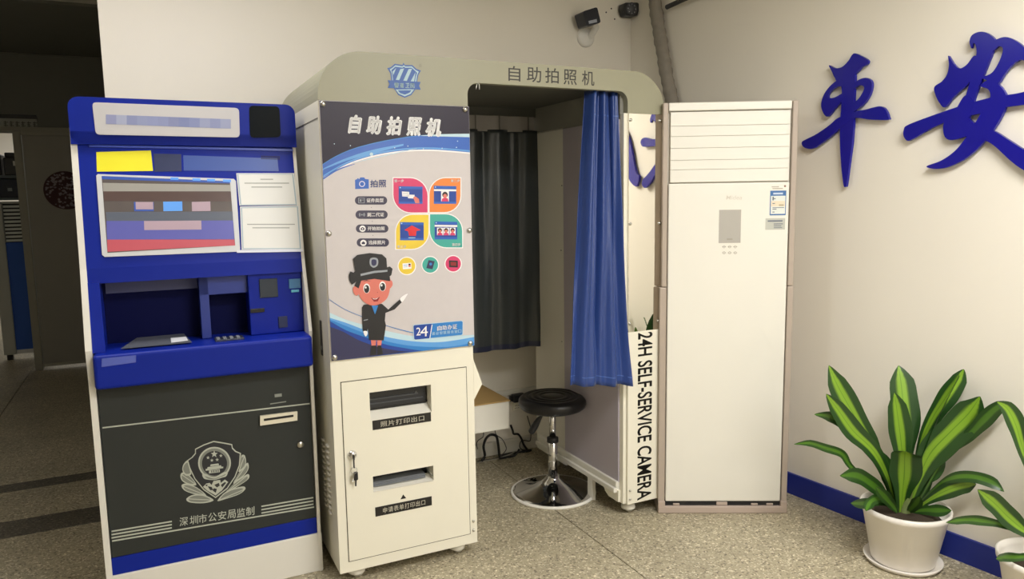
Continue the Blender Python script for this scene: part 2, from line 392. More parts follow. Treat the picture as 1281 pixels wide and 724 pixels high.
poly(bm, LG, [(130, 215), (200, 155), (320, 172), (345, 155), (370, 175), (475, 172), (545, 235), (570, 260), (545, 330), (535, 420), (500, 560), (360, 640), (215, 560), (160, 400), (150, 290)], 3, 0)
for q in ([(150, 240), (215, 175), (165, 300)], [(285, 195), (350, 185), (265, 385), (205, 380)], [(425, 195), (485, 190), (395, 400), (335, 392)], [(545, 245), (520, 410), (460, 405)], [(205, 545), (505, 540), (470, 600), (360, 655), (250, 610)]): poly(bm, LG, q, 4, 1)
poly(bm, LG, [(240, 560), (475, 558), (440, 600), (360, 632), (280, 605)], 5, 0)
poly(bm, LG, [(70, 385), (630, 415), (605, 480), (632, 548), (70, 518), (98, 450)], 6, 0)
for c, xa, xb in (('警', 178, 262), ('道', 275, 345), ('卫', 370, 440), ('民', 450, 530)): text(bm, c, LG(xa, 505+xa*.035, .0021), LG(xb, 505+xb*.035, .0021), LG(xa, 420+xa*.035, .0021), 1, .045)
B.part('shield_logo', bm, [LB, LP], header, 'blue shield logo with slanted stripes and ribbon')
bm = new(); text(bm, '®', f0(524, 84), f0(527.5, 84), f0(524, 80)); B.part('registered_mark', bm, mat('grey_ink', '#77776c', .5), header)
bm = new(); c = BPL(-.004)(597, 108); tube(bm, [V((c.x-.007, -.008, c.z-.012)), V((c.x-.005, -.012, c.z+.004)), V((c.x, -.012, c.z+.012)), V((c.x+.005, -.012, c.z+.004)), V((c.x+.007, -.008, c.z-.012))], .0018); B.part('clip_hook', bm, STEEL, header)
# --- cabinet (built around real recesses)
H1 = (.141, .392, .636, .745); H2 = (.141, .383, .352, .414)
bm = new()
box(bm, 0, p0, .09, .83, .05, ZH); box(bm, 0, p0, 0, .09, .882, ZH); box(bm, 0, .034, 0, .09, .05, .882); box(bm, .541, p0, 0, .09, .05, .882)
box(bm, .034, .541, 0, .09, .799, .882); box(bm, .034, .541, 0, .09, .05, .092); box(bm, .036, .539, .05, .0895, .094, .35); box(bm, .036, .539, .05, .0895, .42, .63); box(bm, .036, .539, .05, .0895, .75, .797); box(bm, .036, .138, .05, .0895, .35, .75); box(bm, .395, .539, .05, .0895, .35, .75)
cab = B.part('cabinet', bm, WHITE)
# side face details
bm = new(); box(bm, -.0015, .0005, .012, .82, ZH-.062, ZH-.0585); B.part('side_seam', bm, mat('seam', '#6d6a60', .8), cab)
sL = plane(BF, (0, 0, 0), (1, 0, 0))
a, b_ = sL(402, 401), sL(404.5, 445)
bm = new(); box(bm, -.004, .001, a.y-.006, a.y+.02, b_.z, a.z, .002); pull = B.part('slot_handle', bm, mat('slot_dark', '#3a3a38', .5), cab)
bm = new(); lathe(bm, [(.009, .001), (.009, -.004), (.001, -.006)], (-.0, a.y+.006, b_.z+.03), 14, 0, 'x'); B.part('lock_cylinder', bm, STEEL, pull)
for j in range(2):
    for i in range(13):
        z = sL(410, 557).z-.0225*i; bm = new(); y = .115+.085*j
        lathe(bm, [(.011, .001), (.0105, -.003), (.008, -.0065), (.004, -.008), (.0005, -.0083)], (0, y, z), 10, 0, 'x', sy=.62, sx=2.3)
        B.part('vent_louver', bm, SIDEW, cab)
# door with two openings
bm = new(); xs = [.0365, H2[0], .3875, .5385]; zs = [.0945, H2[2], H2[3], H1[2], H1[3], .7965]
for i in range(3):
    for j in range(5):
        if i == 1 and j in (1, 3): continue
        box(bm, xs[i], xs[i+1], -.003, .05, zs[j], zs[j+1])
bmesh.ops.remove_doubles(bm, verts=bm.verts[:], dist=1e-5)
ddoor = B.part('door', bm, WHITE)
bm = new(); box(bm, .0335, .0365, -.0012, .0005, .0925, .799); box(bm, .5385, .5415, -.0012, .0005, .0925, .799); box(bm, .0335, .5415, -.0012, .0005, .0915, .0945); box(bm, .0335, .5415, -.0012, .0005, .7965, .7995); B.part('door_gap', bm, mat('gap_dark', '#55503f', .9), cab)
# recess: back plates, sill, printer mouth
bm = new(); xa, xb, za, zb = H1[0], .3875, H1[2], H1[3]
prism(bm, [V((xa, 0, za)), V((xb, 0, za)), V((xb, .055, za+.03)), V((xa, .055, za+.03))], (0, 0, -.002)); box(bm, xa, xb, .06, .064, za, zb)
B.part('outlet_tray', bm, WHITE2, ddoor)
bm = new(); box(bm, xa+.002, xb-.006, .042, .06, za+.026, zb-.001, .002); pm = B.part('printer_mouth', bm, PRINTER, ddoor, 'dark printer face in the photo outlet')
bm = new(); box(bm, xa+.004, xb-.04, .036, .044, za+.068, za+.072); box(bm, xa+.004, xb-.02, .038, .044, za+.05, za+.054); box(bm, xb-.055, xb-.045, .036, .044, za+.07, za+.08); B.part('printer_rib', bm, mat('rib_grey', '#4a4d52', .3), pm)
bm = new(); box(bm, xa+.002, xb-.002, .04, .044, za+.03, za+.036); B.part('printer_slit', bm, BLACK, pm)
xa, xb, za, zb = H2[0], .3875, H2[2], H2[3]
bm = new(); prism(bm, [V((xa, -.003, za)), V((xb, -.003, za)), V((xb, .06, za+.012)), V((xa, .06, za+.012))], (0, 0, -.002)); B.part('outlet_tray', bm, WHITE2, ddoor)
bm = new(); box(bm, xa, xb, .078, .084, za, zb); B.part('slot_back', bm, mat('slot_black', '#191b1f', .5), ddoor)
bm = new()
for i in range(4): box(bm, xa+.004, xb-.025, .02+i*.003, .078, za+.011+i*.004, za+.0135+i*.004)
B.part('paper_stack', bm, mat('slot_paper', '#7d8186', .6), ddoor, 'grey sheets lying in the form outlet')
bm = new(); a = V((xb-.022, .03, zb-.01)); tube(bm, spline([a, V((xb-.01, .012, za+.03)), V((xb-.003, .004, za+.018))], 4), .0018, 6); B.part('paper_wire', bm, mat('wire_grey', '#55554f', .4), ddoor)
INKB = mat('label_black', '#1d1a17', .45); INKW = mat('label_white', '#e8e4d4', .5)
for body, q in (('照片打印出口', [(466, 526.5), (539, 515), (539, 526.5), (466, 538)]), ('申请表单打印出口', [(469, 634.5), (540, 620.5), (540, 631.5), (470, 646)])):
    fd = BPL(-.0032); a = [fd(*k) for k in q]
    x0, x1 = (a[0].x+a[3].x)/2, (a[1].x+a[2].x)/2; z1, z0 = (a[0].z+a[1].z)/2, (a[2].z+a[3].z)/2
    bm = new(); box(bm, x0, x1, -.0045, -.0028, z0, z1); pl = B.part('name_strip', bm, INKB, ddoor, 'black strip lettered in white')
    bm = new(); w = x1-x0; h = z1-z0; text(bm, body, V((x0+w*.13, -.0048, z0+h*.2)), V((x1-w*.12, -.0048, z0+h*.2)), V((x0+w*.13, -.0048, z1-h*.2)), 0, .012, 0, 1.12)
    o = link('lettering', bm, INKW, pl); bmesh_shift = o.data
    for v in o.data.vertices: v.co -= B.o
bm = new(); fd = BPL(-.0034); c = fd(504.5, 621); face(bm, [V((c.x-.012, -.0034, c.z-.009)), V((c.x+.012, -.0034, c.z-.009)), V((c.x, -.0034, c.z+.009))]); B.part('arrow_mark', bm, INKB, ddoor)
# lock with hanging keys
c = BPL(-.003)(440.5, 568.5)
bm = new(); lathe(bm, [(.017, 0), (.017, -.006), (.014, -.008), (.013, -.012), (.001, -.013)], (c.x, -.003, c.z), 24, 0, 'y'); lk = B.part('lock', bm, CHROME, ddoor)
bm = new(); box(bm, c.x-.002, c.x+.002, -.034, -.014, c.z-.011, c.z+.006); box(bm, c.x-.002, c.x+.002, -.03, -.02, c.z-.045, c.z-.01, .001); B.part('key', bm, BLACKR, lk)
bm = new(); tube(bm, [V((c.x+.012*math.sin(t), -.024, c.z-.055+.013*math.cos(t))) for t in [i*6.2832/14 for i in range(15)]], .0012, 5)
tube(bm, [V((c.x-.001, -.022, c.z-.065)), V((c.x-.006, -.02, c.z-.098))], .004, 6); B.part('key_ring', bm, STEEL, lk)
bm = new(); box(bm, c.x-.002, c.x+.014, -.025, -.019, c.z-.096, c.z-.062, .004); tube(bm, [V((c.x+.006, -.022, c.z-.09)), V((c.x+.004, -.022, c.z-.118))], .003, 6); B.part('key', bm, BLACKR, lk)
for z in (.145, .105):
    bm = new(); screw(bm, (.556, 0, z), .006); B.part('screw', bm, STEEL, cab)
# --- poster
PZ0, PZ1 = .883, ZH-.001; PX0, PX1 = .003, .576
bm = new(); box(bm, PX0, PX1, -.008, -.001, PZ0, PZ1, .0015, 1); poster = B.part('poster_panel', bm, mat('poster_white', '#cbc5c6', .3, var=.03, scale=30, coat=.25), label='printed instruction panel under clear acrylic')
for q in ((403, 130), (581.5, 137), (410, 292), (587, 288), (417, 447), (588, 429)):
    c = BPL(-.008)(*q); c.x = min(max(c.x, PX0+.012), PX1-.012); bm = new(); screw(bm, (c.x, -.008, c.z), .0105, 0, .009); B.part('standoff_screw', bm, STEEL, poster)
PP = BPL(-.0083)
PM = [mat('ink_top', '#2b2636', .35, spec=.3), mat('ink_blue', '#1f5dbb', .3, coat=.25), mat('ink_sky', '#5b9ede', .3, coat=.25), mat('ink_navy', '#2a2c55', .3, coat=.25), mat('ink_pale', '#bcd9e6', .3, coat=.25), mat('ink_white', '#f2eff0', .3, coat=.25),
      mat('ink_pink', '#d23b6d', .3), mat('ink_orange', '#e8863c', .3), mat('ink_yellow', '#e6c83f', .3), mat('ink_teal', '#3fa79b', .3), mat('ink_pill', '#3d3a50', .3), mat('ink_black', '#1e1e22', .4), mat('ink_skin', '#d9796b', .4), mat('ink_red', '#d8262f', .35), mat('ink_deep', '#1c439b', .3), mat('ink_lips', '#8c1f25', .4), mat('ink_grey', '#9aa0a8', .4), mat('ink_mid', '#2e7fc9', .3)]
TOP, BLU, SKY, NAV, PAL, WHI, PNK, ORG, YEL, TEA, PIL, BLK, SKN, RED, DEP, LIP, GRY, MID = range(18)
def clampP(v): v.x = min(max(v.x, PX0+.0015), PX1-.0015); v.z = min(max(v.z, PZ0+.0015), PZ1-.0015); return v
def pp(bm, pts, lay, mi): return face(bm, [clampP(PP(x, y, .00025*lay)) for x, y in pts][::-1], mi)
def z3(X, Y): return (350+X/3.619, 50+Y/3.619)
def curve2(pts, k=8): return [(p.x, p.y) for p in spline([V((x, y, 0)) for x, y in pts], k)]
def band(bm, up, lo, lay, mi): pp(bm, curve2(up)+curve2(lo)[::-1], lay, mi)
bm = new()
e1 = [z3(*q) for q in ((178, 572), (250, 527), (330, 492), (420, 467), (520, 447), (650, 430), (870, 424))]
e2 = [z3(*q) for q in ((178, 606), (300, 548), (420, 508), (520, 488), (650, 470), (870, 462))]
e3 = [z3(*q) for q in ((178, 640), (300, 570), (420, 530), (560, 507), (700, 503), (870, 516))]
pp(bm, [(395, 122), (592, 129)]+curve2(e1)[::-1], 1, TOP); band(bm, e1, e3, 1, BLU)
def off(c, d): return [(x, y+d) for x, y in c]
band(bm, [z3(*q) for q in ((178, 590), (300, 535), (420, 497), (560, 470))], off([z3(*q) for q in ((178, 592), (300, 545), (420, 512), (560, 476))], .6), 2, SKY)
band(bm, off(e3, -4.5), off(e3, -2.6), 2, SKY); band(bm, off(e3, -1.8), e3, 2, WHI); band(bm, e1, off(e1, 1.0), 3, MID)
band(bm, [z3(*q) for q in ((640, 432), (740, 426), (860, 424))], [z3(*q) for q in ((640, 434), (740, 437), (860, 440))], 4, PAL)
band(bm, [z3(*q) for q in ((185, 632), (260, 585), (340, 560))], [z3(*q) for q in ((185, 640), (260, 592), (340, 562))], 4, BLU)
band(bm, [z3(*q) for q in ((330, 555), (480, 520), (620, 490))], [z3(*q) for q in ((330, 557), (480, 524), (620, 491))], 4, PAL)
for q in ((247, 470), (320, 478), (520, 488), (580, 480), (650, 492), (735, 490), (805, 458), (800, 486)): pp(bm, circ(*z3(*q), .7, n=8), 5, PAL)
pp(bm, circ(*z3(415, 517), 2.2, n=10), 5, PAL)
# bottom waves (zoom frame 2.896 at 380,210)
def z4(X, Y): return (380+X/2.896, 210+Y/2.896)
w1 = [z4(*q) for q in ((85, 520), (150, 548), (230, 572), (300, 590), (400, 610), (470, 612), (620, 604))]
w2 = [z4(*q) for q in ((85, 540), (150, 560), (230, 590), (300, 612), (400, 628), (500, 630), (620, 612))]
w3 = [z4(*q) for q in ((85, 548), (150, 590), (230, 620), (300, 645), (380, 660), (430, 664), (620, 660))]
bot = [z4(85, 705), z4(640, 650)]
pp(bm, curve2(w1)+[z4(640, 640)]+[bot[1], bot[0]], 1, PAL); pp(bm, curve2(w2)+[bot[1], bot[0]], 2, SKY)
pp(bm, curve2([z4(*q) for q in ((85, 545), (160, 575), (240, 606), (310, 630), (400, 645), (520, 648), (620, 632))])+[bot[1], bot[0]], 3, MID)
pp(bm, curve2([z4(*q) for q in ((85, 548), (150, 586), (230, 616), (300, 640), (380, 655), (430, 662))])+[bot[0]], 4, DEP)
pp(bm, curve2([z4(*q) for q in ((85, 572), (140, 592), (200, 624), (270, 648), (345, 662), (390, 664))])+[bot[0]], 5, NAV)
band(bm, [z4(*q) for q in ((85, 470), (130, 500), (180, 525), (300, 570), (400, 596), (470, 604))], [z4(*q) for q in ((85, 472), (130, 502), (180, 527), (300, 572), (400, 599), (470, 606))], 6, MID)
B.part('wave_print', bm, PM, poster)
# title
bm = new()
for c, xa, xb, ya, yb in (('自', 435, 455, 143, 167), ('助', 458, 480, 144, 168), ('拍', 483, 505, 145, 169), ('照', 508, 530, 146, 170), ('机', 532, 554, 147, 171)):
    text(bm, c, PP(xa, yb, .0014), PP(xb-2, yb+.6, .0014), PP(xa, ya, .0014), 0, .058, .18)
B.part('title_lettering', bm, mat('ink_title', '#ffffff', .5), poster)
# camera icon, heading, pills
bm = new()
def z5(X, Y): return (430+X/6.585, 210+Y/6.585)
pp(bm, [z5(*q) for q in ((93, 98), (110, 92), (112, 86), (122, 86), (124, 92), (128, 92), (136, 78), (168, 78), (178, 92), (206, 94), (207, 170), (95, 174))], 1, BLU)
pp(bm, circ(*z5(151, 132), 3.6), 2, WHI); pp(bm, circ(*z5(151, 132), 2.8), 3, BLU)
for c, xa, xb in (('拍', 218, 280), ('照', 288, 350)): text(bm, c, PP(*z5(xa, 160), .001), PP(*z5(xb, 160), .001), PP(*z5(xa, 98), .001), DEP, .01)
pills = [(92, 358, 233, 302), (97, 362, 350, 419), (100, 368, 466, 532), (107, 373, 580, 648)]
for (xa, xb, ya, yb), t in zip(pills, ('证件类型', '刷二代证', '开始拍照', '选择照片')):
    pp(bm, [z5(x, y) for x, y in rrect(xa, ya, xb, yb, (yb-ya)/2-.5, 6)], 1, PIL)
    h = yb-ya; text(bm, t, PP(*z5(xa+96, yb-h*.25), .001), PP(*z5(xb-30, yb-h*.27), .001), PP(*z5(xa+96, ya+h*.25), .001), WHI, .04, 0, 1.05)
def ring(bm, fn, cx, cy, r, w, mi, lay, n=20):
    for i in range(n):
        a, b2 = 6.2832*i/n, 6.2832*(i+1)/n
        pp(bm, [fn(cx+r*math.cos(a), cy+r*math.sin(a)), fn(cx+r*math.cos(b2), cy+r*math.sin(b2)), fn(cx+(r-w)*math.cos(b2), cy+(r-w)*math.sin(b2)), fn(cx+(r-w)*math.cos(a), cy+(r-w)*math.sin(a))], lay, mi)
for q in (([(120, 246), (172, 246), (172, 250), (120, 250)]), [(120, 286), (172, 286), (172, 290), (120, 290)], [(120, 246), (125, 246), (125, 290), (120, 290)], [(167, 246), (172, 246), (172, 290), (167, 290)], [(132, 258), (146, 258), (146, 278), (132, 278)], [(151, 262), (163, 262), (163, 266), (151, 266)]): pp(bm, [z5(*k) for k in q], 2, GRY)
pp(bm, circ(*z5(150, 385), .9, n=8), 2, GRY)
for s in (-1, 1):
    for r_ in (14, 24): pp(bm, [z5(150+s*(r_+2)*math.cos(t), 385+(r_)*math.sin(t)) for t in (-.7, 0, .7)]+[z5(150+s*r_*.8*math.cos(t), 385+r_*math.sin(t)) for t in (.7, 0, -.7)], 2, GRY)
for cy in (500, 617):
    pp(bm, circ(*z5(155 if cy == 500 else 162, cy), 3.9), 2, WHI)
x = 155; pp(bm, [z5(*q) for q in ((140, 492), (148, 492), (150, 487), (160, 487), (162, 492), (170, 492), (170, 512), (140, 512))], 3, PIL); pp(bm, circ(*z5(155, 501), .9, n=10), 4, WHI)
pp(bm, [z5(*q) for q in ((148, 612), (176, 612), (176, 628), (148, 628))], 3, PIL); pp(bm, [z5(*q) for q in ((156, 606), (168, 606), (168, 612), (156, 612))], 3, PIL)
for cx, cy in ((228, 325), (235, 440), (240, 556)): pp(bm, [z5(cx-4, cy-3), z5(cx+4, cy-3), z5(cx, cy+4)], 1, PIL)
B.part('step_list_print', bm, PM, poster)
# petals and their small screens
bm = new()
def z6(X, Y): return (480+X/5.175, 210+Y/5.175)
def petal(x0, y0, x1, y1, sharp, lay, mi):
    R = (x1-x0)*.52; cor = {'tl': (x0, y0), 'tr': (x1, y0), 'br': (x1, y1), 'bl': (x0, y1)}; pts = []
    for k, cx, cy, a in (('br', x1-R, y1-R, 0), ('bl', x0+R, y1-R, 90), ('tl', x0+R, y0+R, 180), ('tr', x1-R, y0+R, 270)):
        if k in sharp: pts.append(cor[k])
        else: pts += [(cx+R*math.cos(math.radians(a+90*i/8)), cy+R*math.sin(math.radians(a+90*i/8))) for i in range(9)]
    pp(bm, [z6(x, y) for x, y in pts], lay, mi)
pet = [((63, 66, 284, 288), ('tl', 'br'), PNK), ((297, 66, 497, 286), ('tr', 'bl'), ORG), ((80, 303, 290, 524), ('bl', 'tr'), YEL), ((300, 300, 508, 514), ('tl', 'br'), TEA)]
for (a, b, c, d_), s, m_ in pet: petal(a-6, b-6, c+6, d_+6, s, 1, WHI); petal(a, b, c, d_, s, 2, m_)
scr = [(97, 118, 252, 232), (325, 115, 470, 232), (106, 350, 259, 468), (330, 346, 476, 462)]
for a, b, c, d_ in scr:
    pp(bm, [z6(*q) for q in ((a, b), (c, b+3), (c, d_), (a, d_))], 3, DEP); pp(bm, [z6(*q) for q in ((a, b), (c, b+3), (c, b+20), (a, b+18))], 4, BLU)
    pp(bm, circ(*z6(a+10, b+9), .8, n=8), 5, PAL); pp(bm, [z6(*q) for q in ((a, d_-14), (c, d_-14), (c, d_), (a, d_))], 4, BLU)
for q in ([(118, 152), (165, 155), (165, 186), (120, 184)], [(155, 172), (200, 174), (200, 198), (157, 196)]): pp(bm, [z6(*k) for k in q], 5, WHI)
for y in (160, 168, 176): pp(bm, [z6(*k) for k in ((124, y), (158, y+1), (158, y+3), (124, y+2))], 6, GRY)
pp(bm, [z6(*k) for k in ((190, 190), (205, 184), (228, 200), (232, 228), (205, 228), (198, 208))], 6, SKN)
for (a, b, c, d_), in ((scr[1],), (scr[3],)): pp(bm, [z6(*q) for q in ((a, b+22), (c, b+24), (c, b+36), (a, b+34))], 5, WHI)
def bust(cx, cy, s, w=True):
    if w: pp(bm, [z6(cx-22*s, cy-30*s), z6(cx+22*s, cy-30*s), z6(cx+22*s, cy+28*s), z6(cx-22*s, cy+28*s)], 5, WHI)
    pp(bm, [z6(cx-20*s, cy+28*s), z6(cx-16*s, cy+12*s), z6(cx, cy+4*s), z6(cx+16*s, cy+12*s), z6(cx+20*s, cy+28*s)], 6, PNK if w is True else PAL)
    pp(bm, circ(*z6(cx, cy-10*s), 3.1*s, 3.3*s, 14), 7, BLK); pp(bm, circ(*z6(cx, cy-3*s), 2.1*s, 2.3*s, 14), 8, SKN)
bust(397, 185, 1.15); 
for cx in (364, 404, 446): bust(cx, 412, .85)
pp(bm, [z6(*k) for k in ((133, 402), (182, 372), (240, 402), (212, 408), (208, 440), (165, 440), (158, 410))], 5, RED); pp(bm, [z6(*k) for k in ((160, 450), (205, 450), (205, 454), (160, 454))], 5, PAL)
for t, x0, x1, y0, y1 in (('第一步', 68, 130, 74, 94), ('第二步', 434, 492, 74, 92), ('第三步', 86, 146, 500, 518), ('第四步', 442, 498, 486, 506)):
    text(bm, t, PP(*z6(x0, y1), .0014), PP(*z6(x1, y1), .0014), PP(*z6(x0, y0), .0014), WHI, .03, 0, 1.05)
for cx, cy, r_, m_ in ((150, 634, 56, YEL), (301, 627, 53, TEA), (450, 620, 52, PNK)):
    pp(bm, circ(*z6(cx, cy), (r_+4)/5.175), 1, WHI); pp(bm, circ(*z6(cx, cy), (r_-2)/5.175), 2, m_)
pp(bm, [z6(*k) for k in ((122, 618), (178, 614), (180, 652), (124, 656))], 3, WHI); pp(bm, [z6(*k) for k in ((160, 622), (174, 621), (175, 640), (161, 641))], 4, SKN); pp(bm, [z6(*k) for k in ((160, 620), (174, 619), (174, 628), (160, 629))], 5, BLK)
pp(bm, [z6(*k) for k in ((128, 628), (154, 626), (154, 630), (128, 632))], 4, SKY); pp(bm, [z6(*k) for k in ((128, 640), (154, 638), (154, 641), (128, 643))], 4, SKY)
pp(bm, [z6(*k) for k in ((290, 596), (330, 604), (316, 656), (276, 648))], 3, NAV); pp(bm, circ(*z6(304, 622), 1.8, n=12), 4, MID)
pp(bm, [z6(*k) for k in ((422, 598), (480, 600), (480, 644), (424, 642))], 3, mat and BLK); pp(bm, [z6(*k) for k in ((432, 608), (470, 610), (470, 634), (434, 632))], 4, LIP)
B.part('petal_print', bm, PM, poster)
# plain officer figure, a generic one
bm = new()
def z7(X, Y): return (420+X/5.17, 310+Y/5.17)
def q7(pts, lay, mi, sm=True):
    pts = [z7(*k) for k in pts]
    if sm: pts = [(p.x, p.y) for p in spline([V((x, y, 0)) for x, y in pts], 4, True)]
    pp(bm, pts, lay+6, mi)
q7([(228, 590), (262, 590), (258, 640), (232, 640)], 3, SKN, False); q7([(268, 590), (300, 590), (292, 640), (268, 640)], 3, SKN, False)
q7([(232, 632), (262, 630), (262, 690), (222, 694), (226, 668)], 4, BLK, False); q7([(270, 630), (294, 630), (306, 688), (268, 692)], 4, BLK, False)
q7([(180, 368), (230, 360), (300, 362), (340, 398), (418, 330), (428, 350), (380, 398), (322, 420), (318, 470), (325, 500), (310, 598), (215, 596), (208, 520), (202, 540), (175, 538), (170, 450), (170, 385)], 5, BLK, False)
q7([(416, 328), (440, 306), (466, 296), (456, 314), (446, 330), (428, 350)], 6, WHI); q7([(180, 538), (204, 540), (204, 560), (194, 572), (184, 560)], 6, WHI)
q7([(232, 372), (275, 372), (254, 430)], 6, MID, False); q7([(180, 466), (208, 460), (208, 466), (180, 472)], 6, GRY, False)
q7([(110, 270), (120, 248), (140, 250), (148, 300), (125, 305)], 6, SKN); q7([(345, 215), (362, 212), (368, 238), (352, 262), (338, 255)], 6, SKN)
q7([(140, 205), (250, 185), (345, 190), (352, 250), (335, 320), (290, 360), (235, 372), (185, 350), (150, 300)], 7, SKN)
q7([(120, 245), (140, 200), (240, 182), (350, 185), (352, 215), (250, 200), (165, 212), (148, 262)], 8, BLK, False)
for cx, cy in ((200, 262), (303, 248)):
    pp(bm, circ(*z7(cx, cy), 4.2, 6.2, 16), 14, WHI); pp(bm, circ(*z7(cx, cy+4), 3.3, 5, 16), 15, BLK); pp(bm, circ(*z7(cx-6, cy-6), 1.1, 1.5, 8), 16, WHI)
    pp(bm, [z7(cx-28, cy-44), z7(cx, cy-54), z7(cx+28, cy-46), z7(cx, cy-49)], 15, BLK)
q7([(228, 322), (255, 328), (285, 316), (272, 345), (248, 348)], 8, LIP, False); q7([(236, 325), (255, 330), (278, 320), (262, 332), (245, 332)], 9, WHI, False)
pp(bm, circ(*z7(270, 288), .5, n=6), 14, LIP)
q7([(85, 175), (95, 152), (115, 160), (125, 150), (112, 70), (140, 45), (220, 33), (300, 42), (328, 68), (332, 125), (350, 120), (368, 135), (360, 175), (340, 192), (250, 190), (150, 205), (105, 238), (88, 210)], 11, BLK, False)
q7([(160, 168), (250, 148), (334, 142), (334, 154), (250, 162), (162, 182)], 12, GRY, False)
q7([(246, 62), (272, 72), (272, 110), (246, 128), (222, 110), (222, 72)], 12, GRY); q7([(246, 74), (262, 80), (262, 106), (246, 116), (232, 106), (232, 80)], 13, NAV)
B.part('officer_print', bm, PM, poster, 'simple drawn uniformed figure pointing aside')
# 24 badge
bm = new()
def z8(X, Y): return (515+X/18.3, 398+Y/18.3)
pp(bm, [z8(*q) for q in ((30, 165), (60, 145), (1150, 50), (1180, 75), (1175, 370), (1150, 390), (80, 500), (40, 480))], 8, PAL)
pp(bm, [z8(*q) for q in ((42, 180), (65, 158), (1140, 62), (1168, 85), (1162, 360), (1135, 380), (85, 488), (58, 470))], 9, MID)
pp(bm, [z8(*q) for q in ((42, 180), (65, 158), (470, 124), (410, 455), (85, 488), (58, 470))], 10, DEP)
pp(bm, [z8(*q) for q in ((458, 145), (478, 143), (425, 452), (408, 454))], 11, WHI)
text(bm, '2', PP(*z8(105, 395), .0032), PP(*z8(205, 388), .0032), PP(*z8(105, 215), .0032), WHI, 0); text(bm, '4', PP(*z8(195, 425), .0032), PP(*z8(370, 408), .0032), PP(*z8(195, 190), .0032), WHI, 0)
for c, xa in zip('自助办证', (585, 700, 820, 935)): text(bm, c, PP(*z8(xa, 285-(xa-585)*.1), .0032), PP(*z8(xa+105, 275-(xa-585)*.1), .0032), PP(*z8(xa, 175-(xa-585)*.1), .0032), WHI, .03)
for i, c in enumerate('建设智慧服务窗口'): xa = 465+i*86; text(bm, c, PP(*z8(xa, 388-i*8), .0032), PP(*z8(xa+70, 382-i*8), .0032), PP(*z8(xa, 318-i*8), .0032), PAL, 0)
B.part('badge_print', bm, PM, poster)
# --- console bracket of the cabinet
bm = new(); prism(bm, [V((p0, -.001, .826)), V((.609, -.001, .72)), V((p0, -.001, .659))], (0, .75, 0)); B.part('console', bm, WHITE)
# --- right bay with mirror pillar
bm = new(); box(bm, 1.31, BW, .02, .83, .15, 1.81); box(bm, p1, BW, .0, .02, .065, ZH); box(bm, 1.30, p1, .0, .03, .065, ZH, .002)
bay = B.part('side_bay', bm, WHITE)
bm = new(); box(bm, 1.294, 1.312, .03, .515, .16, 1.80); B.part('backdrop', bm, BACKDROP, bay, 'plain mauve grey photo backdrop')
bm = new(); box(bm, 1.30, 1.32, .518, .84, .078, 1.81, .003); stile = B.part('rear_stile', bm, WHITE2, bay)
fs = plane(BF, (1.30, 0, 0), (1, 0, 0))
for q in ((702, 313), (703, 427), (703, 232)):
    c = fs(*q); bm = new(); lathe(bm, [(.004, 0), (.001, -.003)], (1.30, c.y, c.z), 8, 0, 'x'); B.part('screw', bm, BLACKR, stile)
bm = new(); box(bm, 1.30, 1.318, .03, .84, 1.80, 1.93); B.part('top_rail', bm, INGREY, bay)
bm = new(); box(bm, 1.282, 1.31, .03, .80, .135, .165, .003); box(bm, 1.27, 1.31, .03, .80, .112, .135, .003); rail = B.part('floor_rail', bm, WHITE2, bay)
bm = new(); box(bm, 1.296, 1.31, .03, .75, .10, .114); B.part('rail_shadow_gap', bm, INDARK, rail)
bm = new(); box(bm, 1.28, 1.30, .23, .275, .0, .115, .002); B.part('rail_leg', bm, WHITE2, bay)
bm = new(); prism(bm, [V((1.288, .02, .07)), V((1.288, .10, .07)), V((1.288, .13, .085)), V((1.288, .14, .10)), V((1.288, .09, .125)), V((1.288, .02, .125))], (.02, 0, 0)); B.part('gusset', bm, WHITE, bay)
ZM = .864
bm = new(); box(bm, p1+.003, BW-.001, -.007, -.001, ZM, ZH-.001, .001, 1); mir = B.part('mirror', bm, MIRROR, label='tall narrow mirror on the booth pillar')
bm = new(); box(bm, p1, BW, -.012, -.001, .062, ZM, .0015, 1); pil = B.part('pillar_panel', bm, WHITE)
bm = new(); fz = BPL(-.0124)
xa, xb = fz(797.5, 520).x, fz(815.5, 520).x; za, zb = fz(806, 415.5).z, fz(806, 624).z
text(bm, '24H SELF-SERVICE CAMERA', V((xa, -.0126, za)), V((xa, -.0126, zb)), V((xb, -.0126, za)), 0, .022, 0, 1.0); B.part('lettering', bm, mat('black_print', '#15140f', .5), pil)
for q in ((787.5, 150), (825.5, 151), (787.5, 280), (824.5, 279), (787.5, 405), (823, 401)):
    c = BPL(-.007)(*q); bm = new(); screw(bm, (min(max(c.x, p1+.012), BW-.013), -.007, c.z), .007, 0, .006); B.part('screw', bm, STEEL, mir)
for q in ((788, 613.5), (788, 624)):
    c = BPL(-.012)(*q); bm = new(); screw(bm, (c.x, -.012, c.z), .0055); B.part('screw', bm, STEEL, pil)
def caster(cx, cy, plate=True):
    bm = new(); lathe(bm, [(.024, .05), (.024, .044), (.03, .04), (.033, .030), (.033, .022), (.03, .02)], (cx, cy, 0), 22); 
    lathe(bm, [(.012, .062), (.012, .04)], (cx, cy, 0), 12)
    k = B.part('caster', bm, WHITE2); bm = new(); lathe(bm, [(.004, -.01), (.02, -.01), (.0225, -.006), (.0225, .006), (.02, .01), (.004, .01)], (cx+.005, cy, .0225), 20, 0, 'y'); B.part('wheel', bm, mat('wheel_grey', '#b9b5a8', .5), k)
for x, y in ((.075, .05), (.50, .05), (1.36, .045), (1.45, .76), (1.33, .70), (.075, .77), (.50, .77)): caster(x, y)
